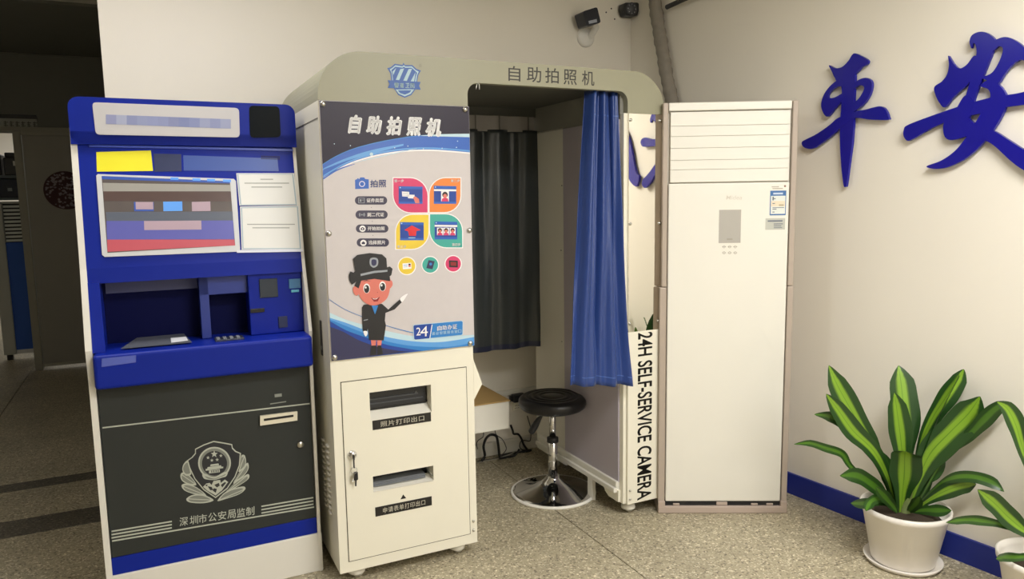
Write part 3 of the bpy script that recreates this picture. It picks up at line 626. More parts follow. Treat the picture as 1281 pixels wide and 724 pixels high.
# rear frame
bm = new(); box(bm, p0, 1.32, .81, .845, 1.885, 1.935); B.part('rear_rail', bm, INDARK)
# --- curtains
def curtain(name, label, TLx, TRx, BLx, BRx, zt, zb, y0, amp, folds, m, ylean=0, ph=0, hem=0, seedz=0):
    def fn(s, t):
        xl = TLx+(BLx-TLx)*t; e = min(1, max(0, (t-.72)/.28)); xr = TRx+(BRx-TRx)*e*e*(3-2*e)
        w = math.sin(folds*2*math.pi*s+ph+.7*math.sin(2.2*t+s*3))*(.65+.35*math.sin(s*9+ph*2))
        w2 = math.sin(folds*4.6*math.pi*s+1.3+ph+2*t)*.25
        nz = noise.noise(V((s*5+seedz, t*4, ph)))*.5
        k = .9-.25*t
        x = xl+(xr-xl)*s+.008*math.sin(folds*6.28*s+ph+1.5)*k
        return V((x, y0+ylean*t+amp*(k*(w+w2)+nz*t), zt+(zb-zt)*t+hem*t*(s-.5)+.003*math.sin(s*folds*6.28)*t))
    bm = new(); sheet(bm, 84, 60, fn)
    o = single(name, label, 'curtain', bm, m, origin=((TLx+TRx)/2, y0, zb))
    sd = o.modifiers.new('thickness', 'SOLIDIFY'); sd.thickness = .0025
    return o, fn
def satin(name, h, rough=.36):
    m = mat(name, h, rough, 0, .06, 4, spec=.5, sheen=.08, bump=.5, bscale=22); return m
SB = satin('satin_blue', '#213c7c'); SDK = satin('vinyl_dark', '#363b3c', .32)
fc = BPL(.035); TLx, TRx = fc(735, 125).x, fc(782, 125).x; fb = BPL(-.01); BLx, BRx = fb(707, 470).x, fb(782, 470).x
blue, fnb = curtain('curtain', 'blue satin curtain gathered at the front opening of the photo booth', TLx, 1.290, BLx, BRx, 1.915, .655, .05, .034, 2.7, SB, -.10, .4, -.035)
bm = new()
def strip(fn, t0, t1, off):
    g_ = lambda s, t: fn(s, t)+V((0, off, 0))
    sheet(bm, 84, 2, lambda s, t: g_(s, t0+(t1-t0)*t))
strip(fnb, .079, .083, -.0035)
link('stitched_seam', bm, mat('seam_blue', '#4a66a6', .5), blue, None, ((TLx+1.290)/2, .05, .655))
bm = new(); strip(fnb, .968, .971, -.0035); link('stitched_hem', bm, MATS['seam_blue'], blue, None, ((TLx+1.290)/2, .05, .655))
fr = BPL(.80); L0, R0 = .86, 1.296
dark, fnd = curtain('curtain', 'dark vinyl curtain hanging at the rear opening of the photo booth', L0, R0, L0, R0, 1.815, fr(640, 436).z, .80, .018, 2.6, SDK, 0, 2.2, .0, 3)
bm = new(); strip(fnd, .975, 1.0, -.004)
link('hem', bm, mat('hem_navy', '#20263f', .5), dark, None, ((L0+R0)/2, .80, fr(640, 436).z))
bm = new(); sheet(bm, 40, 4, lambda s, t: V((L0+(R0-.012-L0)*s, .797+.006*math.sin(s*22), 1.885-.078*t)))
hd = link('heading_tape', bm, mat('heading_grey', '#9a9590', .6), dark, None, ((L0+R0)/2, .80, fr(640, 436).z))
bm = new()
for q in (593, 623, 659): x = fr(q, 155).x; box(bm, x, x+.006, .786, .790, 1.812, 1.885)
link('heading_tuck', bm, mat('tuck_dark', '#6d6965', .6), hd, None, ((L0+R0)/2, .80, fr(640, 436).z))
bm = new(); tube(bm, [V((p0, .045, 1.922)), V((1.30, .045, 1.922))], .006, 8); B.part('curtain_rod', bm, STEEL)
# ================================================================== SELF-SERVICE KIOSK
K = Thing('service_kiosk', 'blue and white self service kiosk with dark grey lower door and silver emblem', 'kiosk', (-.405, .45, 0))
KX0, KX1 = -.768, -.048
prof = [(.158, 0), (.158, .16), (.150, .50), (.146, .86), (.125, .98), (.165, 1.13), (.203, 1.25), (.272, 1.66), (.285, 1.735), (.31, 1.757), (.75, 1.76), (.75, 0)]
for xa, xb in ((KX0-.020, KX0), (KX1, KX1+.012)):
    bm = new(); prism(bm, [V((xa, y, z)) for y, z in prof], (xb-xa, 0, 0)); K.part('side_panel', bm, KWHITE)
bm = new(); box(bm, KX0, KX1, .36, .745, .0, 1.70); box(bm, KX0, KX1, .2, .36, .15, .96); K.part('body', bm, KWHITE)
bm = new(); box(bm, KX0-.014, KX1+.016, .160, .72, 0, .158, .004); K.part('base_plinth', bm, KWHITE)
bm = new(); box(bm, KX0, KX1, .166, .25, .158, .223, .002); K.part('blue_stripe', bm, BLUEK)
bm = new(); box(bm, KX0+.003, KX1-.002, .164, .21, .225, .846, .002); kd = K.part('lower_door', bm, CHARC, label='dark grey lower door with silver print')
kp = BPL(.1635)
def kpt(pts, o=0): return [kp(x, y, o) for x, y in pts]
bm = new()
def ln(bm, a, b, w, mi=0, o=.0003):
    a, b = kp(*a, o), kp(*b, o); bm = new(); face(bm, [V((a.x, a.y, a.z-w/2)), V((b.x, b.y, b.z-w/2)), V((b.x, b.y, b.z+w/2)), V((a.x, a.y, a.z+w/2))], mi); K.part('silver_line', bm, SILVERP, kd)
ln(bm, (128, 535), (388.5, 504.5), .005)
for i in range(3): ln(bm, (139.5, 664.5+i*4.1), (215, 652+i*4.0), .0055); ln(bm, (327, 633.2+i*4.2), (392, 622.2+i*4.1), .0055)
ln(bm, (140.3, 676.6), (393, 634), .0055)
bm = new(); t = '深圳市公安局监制'
def ke(X, Y, o=.0004): return kp(210+X/6.033, 540+Y/6.033, o)
xs = [88, 165, 232, 305, 378, 450, 520, 590]
for c, xa in zip(t, xs): yb = 714-(xa-88)*.155; text(bm, c, ke(xa, yb), ke(xa+63, yb-10), ke(xa, yb-66), 0, .006)
K.part('lettering', bm, SILVERP, kd)
# emblem
EM = [SILVERP, CHARC, mat('silver_dark', '#7f837a', .5), mat('emblem_black', '#24262a', .5)]
bm = new()
def ep(pts, lay, mi, sm=False):
    if sm: pts = [(p.x, p.y) for p in spline([V((x, y, 0)) for x, y in pts], 4, True)]
    face(bm, [ke(x, y, .0003*lay) for x, y in pts][::-1], mi)
def leaf2(pts, lay):
    cx = sum(p[0] for p in pts)/len(pts); cy = sum(p[1] for p in pts)/len(pts)
    ep(pts, lay, 0, True); ep([(cx+(x-cx)*.82, cy+(y-cy)*.74) for x, y in pts], lay+1, 2, True)
    i = max(range(len(pts)), key=lambda j: math.hypot(pts[j][0]-pts[0][0], pts[j][1]-pts[0][1])); a, b = pts[0], pts[i]
    L = math.hypot(b[0]-a[0], b[1]-a[1]); nx, ny = -(b[1]-a[1])/L*3, (b[0]-a[0])/L*3
    ep([(a[0]+nx, a[1]+ny), (b[0]+nx, b[1]+ny), (b[0]-nx, b[1]-ny), (a[0]-nx, a[1]-ny)], lay+2, 0)
leaf2([(345, 515), (270, 475), (190, 475), (140, 505), (165, 532), (270, 538)], 1)
leaf2([(290, 480), (220, 420), (140, 390), (103, 405), (130, 445), (220, 475)], 4)
leaf2([(215, 400), (180, 345), (130, 305), (97, 318), (104, 365), (160, 400)], 7)
leaf2([(175, 320), (165, 260), (150, 215), (118, 245), (110, 290), (135, 330)], 10)
leaf2([(375, 520), (440, 505), (540, 470), (585, 430), (560, 412), (440, 450)], 1)
leaf2([(430, 465), (500, 390), (580, 330), (610, 320), (608, 355), (530, 410)], 4)
leaf2([(495, 390), (530, 320), (580, 250), (605, 235), (608, 280), (570, 335)], 7)
leaf2([(535, 300), (550, 240), (555, 180), (580, 178), (590, 235), (565, 285)], 10)
sh = [(145, 215), (180, 190), (205, 160), (205, 128), (270, 95), (345, 68), (420, 80), (485, 92), (490, 120), (515, 145), (552, 160), (545, 250), (510, 340), (450, 430), (360, 500), (270, 440), (200, 355), (160, 270)]
c0 = (350, 270); ep(sh, 14, 0); ep([(c0[0]+(x-c0[0])*.955, c0[1]+(y-c0[1])*.955) for x, y in sh], 15, 3)
ep(circ(352, 235, 124, 122, 36), 16, 0); ep(circ(352, 235, 112, 110, 36), 17, 2); ep(circ(352, 238, 95, 93, 36), 18, 3)
def star(cx, cy, r, lay): ep([(cx+(r if i % 2 == 0 else r*.42)*math.sin(i*math.pi/5), cy-(r if i % 2 == 0 else r*.42)*math.cos(i*math.pi/5)) for i in range(10)], lay, 0)
star(350, 168, 28, 19)
for x, y in ((303, 195), (400, 180), (332, 215), (372, 210)): star(x, y, 14, 19)
for i, q in enumerate(([(322, 246), (382, 238), (386, 252), (320, 260)], [(300, 266), (400, 252), (408, 266), (296, 282)], [(285, 280), (418, 262), (418, 274), (285, 294)], [(310, 292), (392, 282), (392, 304), (310, 314)])): ep(q, 19, 0)
for x in (328, 344, 360, 376): ep([(x, 294-(x-310)*.1), (x+7, 293-(x-310)*.1), (x+7, 308-(x-310)*.1), (x, 309-(x-310)*.1)], 20, 3)
ep([(260, 320), (290, 318), (320, 335), (355, 340), (390, 322), (420, 305), (452, 302), (440, 335), (410, 345), (355, 362), (300, 360), (270, 350)], 21, 0, True)
ep([(278, 334), (320, 346), (355, 352), (400, 334), (436, 318), (428, 330), (395, 342), (355, 357), (305, 354)], 22, 2, True)
for q in ([(265, 415), (290, 390), (315, 385), (330, 400), (345, 370), (395, 362), (400, 385), (430, 360), (455, 378), (410, 440), (360, 480), (300, 445)],): ep(q, 21, 0)
for q in ([(300, 410), (330, 415), (345, 440), (320, 440)], [(350, 400), (385, 385), (392, 405), (370, 420)], [(400, 400), (430, 378), (440, 385), (410, 420)], [(345, 425), (370, 430), (362, 460), (340, 445)], [(280, 402), (300, 396), (296, 412)]): ep(q, 22, 3)
K.part('emblem', bm, EM, kd, 'silver shield emblem with stars, gate and wreath leaves')
# card slot, lock, plates
def rectpts(fn, a, b, c, d): return [fn(*a), fn(*b), fn(*c), fn(*d)]
bm = new(); prism(bm, rectpts(lambda x, y: kp(x, y, .001), (325, 531.5), (371.5, 525), (371.5, 513.8), (325, 519.5)), (0, -.010, 0)); cs = K.part('card_slot', bm, mat('cream_plastic', '#e3dcc6', .4), kd, 'cream card slot with dark slit')
bm = new(); prism(bm, rectpts(lambda x, y: kp(x, y, .0095), (330, 526.3), (367, 521), (367, 518.4), (330, 523.5)), (0, -.003, 0)); K.part('slit', bm, BLACK, cs)
c = kp(375.5, 555.5); bm = new(); lathe(bm, [(.013, .001), (.013, -.006), (.011, -.009), (.001, -.010)], c, 20, 0, 'y'); K.part('lock', bm, STEEL, kd)
bm = new()
c = kp(348, 494.3, .001); box(bm, c.x-.013, c.x+.013, c.y-.0015, c.y, c.z-.006, c.z+.006); c = kp(348, 504.5, .001); 
K.part('small_plate', bm, mat('plate_grey', '#8c9088', .5), kd)
bm = new(); a, b_ = kp(338, 505.8, .001), kp(358, 502.8, .001); face(bm, [a, b_, b_+V((0, 0, .004)), a+V((0, 0, .004))]); K.part('small_line', bm, MATS['plate_grey'], kd)
# tray and recess
bm = new(); box(bm, KX0+.001, KX1+.006, .098, .34, .848, .967, .012, 3); tray = K.part('tray', bm, BLUEK, label='blue tray shelf across the kiosk')
ft = BPL(.0975); bm = new(); q = [ft(127, 459), (ft(170, 453)), ft(170, 441), ft(127, 444)]; face(bm, [V((v.x, .0972, min(v.z, .957))) for v in q]); K.part('clear_tape', bm, mat('tape', '#4a5cba', .15, coat=1), tray)
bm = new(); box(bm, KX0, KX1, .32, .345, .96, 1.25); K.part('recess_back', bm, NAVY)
fr2 = BPL(.20)
xl = fr2(130, 400).x
bm = new(); prism(bm, [V((KX0, .145, .968)), V((xl, .145, .968)), V((xl-.004, .19, 1.205)), V((KX0, .19, 1.205))], (0, .15, 0)); K.part('recess_cheek', bm, BLUEK)
fr3 = BPL(.215); xr = fr3(313, 400).x; xm = fr3(252, 400).x; xm2 = fr3(264, 400).x
bm = new(); box(bm, xr, KX1-.001, .215, .32, .968, 1.205, .003); dp = K.part('device_panel', bm, BLUEK)
bm = new(); box(bm, xm, xm2, .24, .32, .968, 1.205, .002); box(bm, xm, xr, .24, .32, 1.13, 1.205, .002); K.part('recess_divider', bm, mat('divider_blue', '#2a3c8c', .4))
def dev(name, pa, pb, m, d0=.2135, h=.004, parent=dp, lab=None):
    g_ = BPL(d0); a, b = g_(*pa), g_(*pb); bm = new(); box(bm, min(a.x, b.x), max(a.x, b.x), d0-h, d0+.002, min(a.z, b.z), max(a.z, b.z), .001, 1); return K.part(name, bm, m, parent, lab)
dev('reader_window', (324, 349), (348, 371), mat('reader_dark', '#26313f', .3)); dev('reader_light', (361, 349), (376, 360), mat('reader_teal', '#3f79a8', .3)); dev('reader_light', (364, 362.5), (374, 365), mat('reader_pale', '#5fb4cf', .3)); dev('scanner_eye', (348, 396), (360, 409), mat('scan_dark', '#1d2a52', .3))
dev('slot', (313, 386.5), (331, 390), BLACK); dev('button', (364, 420.5), (369, 430.5), mat('button_pale', '#a9a6a8', .4), .19, .004)
dev('screen_strip', (131, 350), (250, 360), mat('strip_grey', '#4a4f78', .5), .318, .004, None)
bm = new(); box(bm, fr3(266, 400).x, fr3(302, 400).x, .15, .21, .966, .974, .002); kpad = K.part('keypad', bm, mat('keypad_metal', '#4b4f5c', .35, .6), label='metal number keypad on the tray')
for i in range(4):
    for j in range(3):
        x = fr3(268+i*8.3, 400).x; bm = new(); box(bm, x, x+.013, .153+j*.018, .166+j*.018, .973, .977, .0015, 1); K.part('keypad_key', bm, mat('key_grey', '#70747c', .5), kpad)
bm = new(); g_ = BPL(.2); xa, xb = g_(150, 415).x, g_(238, 412).x; prism(bm, [V((xa, .16, .972)), V((xb, .16, .972)), V((xb-.02, .28, .986)), V((xa+.05, .28, .986))], (0, 0, .0015)); single('loose_paper', 'dark grey paper slip lying in the blue kiosk tray', 'paper', bm, mat('slip_dark', '#5a5d66', .5), origin=((xa+xb)/2, .2, .97))
bm = new(); xa, xb = g_(213, 415).x, g_(234, 412).x; prism(bm, [V((xa, .17, .976)), V((xb, .17, .978)), V((xb-.005, .22, .984)), V((xa, .22, .984))], (0, 0, .0015)); single('card', 'small white card lying on the dark paper slip in the kiosk tray', 'card', bm, mat('card_white', '#dfe0e4', .4), origin=(xa, .2, .976))
# screen section (tilted)
PB, PT = (.203, 1.252), (.275, 1.676)
tn = V((0, PT[1]-PB[1], -(PT[0]-PB[0]))).normalized()
bm = new(); prism(bm, [V((KX0, PB[0], PB[1])), V((KX0, PT[0], PT[1])), V((KX0, .40, PT[1])), V((KX0, .40, 1.2)), V((KX0, .20, 1.2))], (KX1-KX0, 0, 0)); scrp = K.part('screen_panel', bm, BLUEK)
fsn = plane(BF, (0, PB[0], PB[1]), tn)
def s1(X, Y): return (90+X/3.0161, 100+Y/3.0161)
def tp(name, pts, m, h0, h1, parent=scrp, lab=None, zoomed=True):
    pts = [s1(*q) for q in pts] if zoomed else pts
    bm = new(); a = [fsn(x, y, h0) for x, y in pts]; prism(bm, a[::-1], -tn*(h1-h0)); return K.part(name, bm, m, parent, lab)
tp('step_line', [(65, 246), (832, 262), (834, 270), (65, 254)], mat('blue_line', '#3d52b8', .35), -.001, .006)
tp('yellow_sticker', [(92, 272), (298, 266), (306, 343), (94, 346)], mat('yellow', '#efe62c', .4), 0, .001, lab='bright yellow sticker')
tp('dark_sticker', [(309, 278), (412, 280), (414, 344), (311, 346)], mat('sticker_navy', '#283258', .4), 0, .001)
tp('info_strip', [(420, 284), (775, 296), (780, 344), (422, 342)], mat('strip_blue', '#3c56a0', .35), 0, .001)
bm = new()
for i in range(12):
    for j in range(3): c = fsn(*s1(716+i*6, 287+j*5+i*.2), .0015); bm.faces.new([bm.verts.new(c+V((.0022*math.cos(t), 0, .0022*math.sin(t)))) for t in [k*6.283/6 for k in range(6)]][::-1])
o = K.part('speaker_holes', bm, BLACK, scrp); o['kind'] = 'stuff'
bz = tp('screen_bezel', [(92, 362), (98, 356), (610, 374), (618, 382), (634, 640), (626, 648), (124, 668), (114, 660)], mat('bezel_grey', '#cfd1d4', .4), 0, .006)
tp('screen', [(112, 362), (596, 382), (616, 624), (134, 652)], mat('screen_dark', '#57504e', .25, emit=.25), .0058, .0066, bz, 'lit touch screen with windows')
SB_ = [mat('scr_olive', '#8d8a83', .3, emit=.3), mat('scr_blue', '#34519b', .3, emit=.3), mat('scr_sky', '#568fd6', .3, emit=.35), mat('scr_pink', '#a18c97', .3, emit=.3), mat('scr_purple', '#55569a', .3, emit=.3), mat('scr_red', '#b8505c', .4, emit=.15), mat('scr_brown', '#51403d', .3, emit=.2), mat('scr_slate', '#545a66', .3, emit=.25)]
bm = new()
def sf(pts, lay, mi): face(bm, [fsn(*s1(x, y), .0066+.0003*lay) for x, y in pts][::-1], mi)
sf([(112, 362), (596, 382), (597, 390), (113, 374)], 1, 1); sf([(116, 388), (598, 396), (600, 420), (118, 420)], 1, 0); sf([(120, 420), (600, 422), (602, 458), (122, 456)], 1, 6)
for x in (372, 455, 510, 570): sf([(x, 367+(x-372)*.04), (x+30, 368+(x-372)*.04), (x+30, 377+(x-372)*.04), (x, 376+(x-372)*.04)], 2, 2)
sf([(234, 460), (308, 460), (309, 495), (235, 495)], 2, 1); sf([(240, 460), (306, 460), (307, 488), (241, 488)], 3, 3); sf([(344, 459), (416, 458), (417, 494), (345, 495)], 2, 2); sf([(452, 460), (522, 458), (523, 494), (453, 495)], 2, 3)
sf([(128, 498), (606, 496), (608, 530), (130, 532)], 1, 7); sf([(130, 532), (608, 530), (611, 566), (131, 568)], 1, 4); sf([(272, 532), (488, 530), (489, 564), (273, 566)], 2, 3); sf([(131, 568), (611, 566), (613, 602), (133, 602)], 1, 4); sf([(133, 602), (613, 600), (616, 624), (134, 648)], 1, 5)
K.part('screen_windows', bm, SB_, bz)
PAPERM = mat('notice_paper', '#e6e6e2', .55); PFR = mat('notice_frame', '#a9bcc9', .45)
for q, nm in (([(620, 352), (838, 352), (852, 472), (632, 474)], 'upper'), ([(634, 478), (856, 474), (868, 640), (640, 640)], 'lower')):
    nt_ = tp('notice_sheet', q, PAPERM, 0, .003, scrp, 'white printed notice sheet')
    cx = sum(p[0] for p in q)/4; cy = sum(p[1] for p in q)/4; bm = new(); y0 = q[0][1]; hh = q[3][1]-q[0][1]
    def nf(pts, mi=0): face(bm, [fsn(*s1(x, y), .0033) for x, y in pts][::-1], mi)
    for a, b in zip(q, q[1:]+q[:1]):
        k1, k2 = .93, .97; A = lambda p, k: (cx+(p[0]-cx)*k, cy+(p[1]-cy)*k); nf([A(a, k1), A(b, k1), A(b, k2), A(a, k2)] if True else 0)
    for i in range(3 if nm == 'upper' else 2):
        y = y0+hh*(.17+.12*i) if nm == 'upper' else y0+hh*(.40+.08*i); xm_ = (q[0][0]+q[1][0])/2+6
        w_ = (24, 84, 58)[i] if nm == 'upper' else (90, 70)[i]; nf([(xm_-w_, y), (xm_+w_, y), (xm_+w_, y+3.5), (xm_-w_, y+3.5)], 1)
    K.part('notice_print', bm, [PFR, mat('notice_ink', '#a3a5a0', .5)], nt_)
tp('notice_tray', [(622, 642), (868, 640), (870, 648), (622, 652)], mat('strip_white', '#dfe2ee', .4), 0, .006)
# header
hp = rrect(KX0-.018, 1.676, KX1+.014, 1.836, .035)
hp = [(x, z) for x, z in hp]
bm = new(); prism(bm, [V((x, .262, z)) for x, z in hp[::-1]], (0, .44, 0))
box(bm, KX0-.018, KX1+.014, .262, .70, 1.676, 1.72)
hd = K.part('header', bm, BLUEK)
fh = BPL(.262)
def hpz(name, pts, m, h0, h1, parent=hd, lab=None):
    bm = new(); a = [fh(*s1(x, y), h0) for x, y in pts]; prism(bm, a[::-1], (0, -(h1-h0), 0)); return K.part(name, bm, m, parent, lab)
def quadr(c, r_, n_=4):
    out = []; k = len(c)
    for i in range(k):
        p, a, b = V((*c[i], 0)), V((*c[i-1], 0)), V((*c[(i+1) % k], 0)); u_, v_ = (a-p).normalized()*r_, (b-p).normalized()*r_
        for j in range(n_+1):
            t = j/n_; w = p+u_*(1-t)**2+v_*t**2; out.append((w.x, w.y))
    return out
lb = hpz('light_sign', quadr([(76, 84), (630, 106), (633, 217), (90, 206)], 16), mat('sign_white', '#c9c7c9', .4), 0, .003, lab='pale rounded sign plate with faded blue lettering')
bm = new()
tones = ['#9297bd', '#a6acc8', '#8b93bb', '#939bc0', '#9098c0', '#8d95bd', '#868db5', '#8089b6', '#8790bb', '#9aa0c2', '#8f97bf', '#9da3c4']
for i in range(12):
    x = 128+i*39.3; y = 130+i*1.5
    face(bm, [fh(*s1(x+p, y+q), .0034) for p, q in ((0, 0), (39.3, 1.5), (39.3, 37.5), (0, 36))][::-1], i)
K.part('faded_print', bm, [mat('faded_blue_%d' % i, t_, .5) for i, t_ in enumerate(tones)], lb)
hpz('camera_window', quadr([(668, 97), (782, 100), (788, 216), (672, 218)], 16), mat('window_black', '#0b1115', .3, spec=.08), 0, .003, lab='black camera window')

# ================================================================== AIR CONDITIONER
A = Thing('air_conditioner', 'tall white floor standing air conditioner against the wall beside the booth', 'air conditioner', (.298, .16, 0), AF)
fa = plane(AF, (0, 0, 0)); AWd = .592
bm = new(); box(bm, .012, AWd-.012, .02, .335, 0, 1.86, .004); A.part('cabinet', bm, ACW)
for xa, xb in ((0, .030), (.566, AWd)):
    bm = new(); box(bm, xa, xb, -.002, .33, .035, 1.058, .004); A.part('side_trim', bm, ACT)
    bm = new(); box(bm, xa+(.008 if xa == 0 else 0), xb-(.0 if xa == 0 else .002), -.002, .33, 1.061, 1.868, .004); A.part('side_trim', bm, ACT)
bm = new(); box(bm, .032, .562, -.004, .33, 1.832, 1.868, .005); A.part('top_cap', bm, ACW)
zs = [1.524]+[fa(900, y).z for y in (211.5, 199.6, 184.6, 169.7, 156.8)]+[1.828]
bm = new(); box(bm, .04, .557, .012, .03, 1.52, 1.83); A.part('louver_recess', bm, mat('recess_grey', '#c9c3b4', .6))
for a, b in zip(zs, zs[1:]):
    bm = new(); box(bm, .041, .557, .0, .012, a+.0005, b-.0005, .0012); A.part('louver', bm, ACW)
bm = new(); box(bm, .034, .561, -.003, .03, .056, 1.519, .005); fp = A.part('front_panel', bm, ACW)
def al(name, pa, pb, m, h=.0015, parent=fp, lab=None, o=.003):
    a, b = fa(*pa), fa(*pb); bm = new(); box(bm, min(a.x, b.x), max(a.x, b.x), -o-h, -o+.0003, min(a.z, b.z), max(a.z, b.z)); return A.part(name, bm, m, parent, lab)
dsp = al('display', (899.5, 262.5), (926, 303.5), mat('display_grey', '#b0aca4', .2, coat=.6), .001)
al('display_mark', (909, 298), (916, 300), mat('mark_grey', '#989488', .5), .0014, dsp)
bm = new(); text(bm, 'Midea', V((fa(908, 249).x, -.0034, fa(908, 249.5).z)), V((fa(928, 249).x, -.0034, fa(928, 249.5).z)), V((fa(908, 249).x, -.0034, fa(908, 244.5).z)), 0, .004, .15); A.part('brand_lettering', bm, mat('brand_grey', '#d8d2c4', .4), fp)
IC = mat('icon_grey', '#a49c8c', .5)
for j in range(2):
    for i in range(3):
        c = fa(905.5+i*7, 308.5+j*7.5); bm = new()
        for k in range(12):
            a0, a1 = 6.2832*k/12, 6.2832*(k+1)/12; face(bm, [c+V((r_*math.cos(t_), 0, r_*math.sin(t_))) for r_, t_ in ((.0062, a0), (.0062, a1), (.0045, a1), (.0045, a0))][::-1])
        face(bm, [c+V((x_, 0, z_)) for x_, z_ in ((-.009, -.001), (.009, -.001), (.009, .001), (-.009, .001))])
        for v in bm.verts: v.co.y = -.0034
        A.part('touch_key', bm, IC, fp)
eb = al('energy_label', (963.3, 238.5), (982.5, 269), mat('label_blue', '#3f6ea8', .4), .0006, fp, 'energy rating label with blue border')
al('label_field', (964.2, 245), (981.6, 267.3), mat('label_cream', '#dfe3dc', .5), .0010, eb); al('label_field', (964.2, 251.5), (981.6, 258), mat('label_peach', '#e3d6bd', .5), .0012, eb)
bm = new()
def am(x0, y0, x1, y1, mi=0):
    a, b = fa(x0, y0), fa(x1, y1); face(bm, [V((a.x, -.0044, b.z)), V((b.x, -.0044, b.z)), V((b.x, -.0044, a.z)), V((a.x, -.0044, a.z))], mi)
am(967, 241, 979, 243, 2); am(966, 246, 967.6, 250.5); am(966, 248, 970, 249); am(966, 254, 969, 255); am(974, 255.5, 980, 257.5, 1); am(966, 259.3, 980.5, 259.9); am(966, 261, 971, 262); am(966, 264.6, 968.5, 265.6)
A.part('label_print', bm, [mat('print_grey', '#6d7480', .5), mat('print_tan', '#b9ab90', .5), mat('print_pale', '#c3d2e4', .5)], eb)
gl = al('grey_label', (957.5, 273), (981.5, 287), mat('label_grey', '#bfc0b6', .5), .0006, fp, 'small grey printed label')
bm = new(); am(960, 275.5, 978.5, 277); am(967.5, 279.5, 979, 280.4); am(967.5, 282, 977, 282.8); am(967.5, 284.3, 978, 285); A.part('label_print', bm, MATS['print_grey'], gl)
bm = new(); am(965, 233, 974, 234); am(966, 235.3, 979, 236.2); A.part('label_print', bm, mat('print_soft', '#b5ad9e', .5), fp)
c = fa(981.7, 232.7); bm = new(); lathe(bm, [(.0045, 0), (.0045, -.0008), (.0003, -.001)], (c.x, -.003, c.z), 10, 0, 'y'); A.part('round_mark', bm, mat('mark_brown', '#8c6a5a', .5), fp)
bm = new(); box(bm, .0, AWd, -.010, .33, 0, .034, .004); box(bm, 0, .032, -.010, .33, .03, .058, .003); box(bm, .562, AWd, -.010, .33, .03, .058, .003); bs = A.part('base', bm, mat('base_trim', '#b9a89b', .45))
bm = new(); box(bm, .03, .562, .004, .02, .033, .056); A.part('base_gap', bm, BLACKR, bs)
for x in (.07, .27, .43, .5):
    bm = new(); box(bm, x, x+(.05 if x == .27 else .03), -.002, .01, .036, .052 if x == .27 else .045, .002); A.part('grille_clip', bm, MATS['base_trim'], bs)

# ================================================================== STOOL
sc = (.19, 3.555, 0)
S = Thing('swivel_stool', 'round black padded bar stool with chrome disc base in the photo booth', 'stool', sc, IF)
bm = new(); lathe(bm, [(.208, .0), (.21, .006), (.206, .012), (.19, .017), (.15, .026), (.10, .040), (.06, .058), (.035, .080), (.030, .092)], sc, 56); S.part('base_disc', bm, CHROME)
bm = new(); lathe(bm, [(.204, 0), (.213, .0), (.215, .006), (.212, .012), (.204, .013)], sc, 56); S.part('base_rim', bm, mat('rim_steel', '#e9e6dc', .4, 0))
bm = new(); lathe(bm, [(.0235, .085), (.0235, .27), (.02, .272)], sc, 24); S.part('column', bm, CHROME)
bm = new(); lathe(bm, [(.0285, .262), (.0285, .285), (.02, .288)], sc, 24); S.part('collar', bm, BLACKR)
bm = new(); lathe(bm, [(.0165, .28), (.0165, .44)], sc, 24); S.part('piston', bm, CHROME)
bm = new(); z_ = .010; lathe(bm, [(.05, .43), (.15, .436), (.162, .446), (.168, .462), (.166, .480), (.158, .490), (.145, .488+z_), (.130, .4885+z_), (.126, .4845+z_), (.118, .4845+z_), (.114, .4885+z_), (.100, .4885+z_), (.096, .4845+z_), (.088, .4845+z_), (.084, .4885+z_), (.066, .4885+z_), (.062, .485+z_), (.055, .485+z_), (.05, .488+z_), (.001, .488+z_)], sc, 56); S.part('seat', bm, mat('black_vinyl', '#121215', .33, bump=.1, bscale=200))
bm = new(); a = V(sc); tube(bm, spline([a+V((.01, -.03, .44)), a+V((-.05, -.03, .425)), a+V((-.07, -.03, .40))], 5), .005, 8); lv = S.part('lever', bm, STEEL)
bm = new(); tube(bm, spline([a+V((-.050, -.03, .415)), a+V((-.07, -.03, .385)), a+V((-.098, -.03, .338)), a+V((-.112, -.03, .318))], 4), [.006, .007, .009, .011, .013, .015, .0165, .0175, .0175, .017, .016, .013, .007], 10); S.part('lever_grip', bm, BLACKR, lv)

# ================================================================== CABLES, OUTLET, BOX AT THE BACK WALL
def zc(X, Y): return (580+X/6.033, 530+Y/6.033)
def cable(label, pts, r, m, d0=1.0, dd=0, zo=0):
    g0 = [BPL(d0+dd*(i/max(1, len(pts)-1)-.5)) for i in range(len(pts))]
    P = [g0[i](*zc(*q)) for i, q in enumerate(pts)]
    for v in P: v.z = max(v.z, r)
    bm = new(); tube(bm, spline(P, 6), r, 8); c = P[0]
    return single('cable', label, 'cable', bm, m, origin=tuple(P[-1]))
CB = mat('cable_black', '#141414', .5)
cable('thick black cable looping down from the wall trunking to the floor and back', [(355, 10), (370, 50), (378, 75), (410, 78), (435, 110), (455, 160), (490, 215), (510, 260), (500, 300), (440, 325), (350, 350), (285, 358), (268, 340)], .0065, CB, 1.0)
cable('black cable arching over the trunking and dropping straight to the floor', [(135, 305), (160, 240), (150, 170), (170, 110), (205, 82), (245, 92), (258, 140), (268, 220), (270, 290), (268, 345)], .0075, CB, .97)
cable('black cable curving up from the floor behind the stool base', [(270, 300), (330, 285), (380, 255), (410, 210), (420, 190)], .0065, CB, .96)
cable('thin dark wire hanging down from the plug adapter', [(480, -60), (495, -10), (505, 30), (508, 80), (500, 128), (460, 125), (430, 135), (425, 180), (460, 230), (480, 260)], .0028, CB, 1.02)
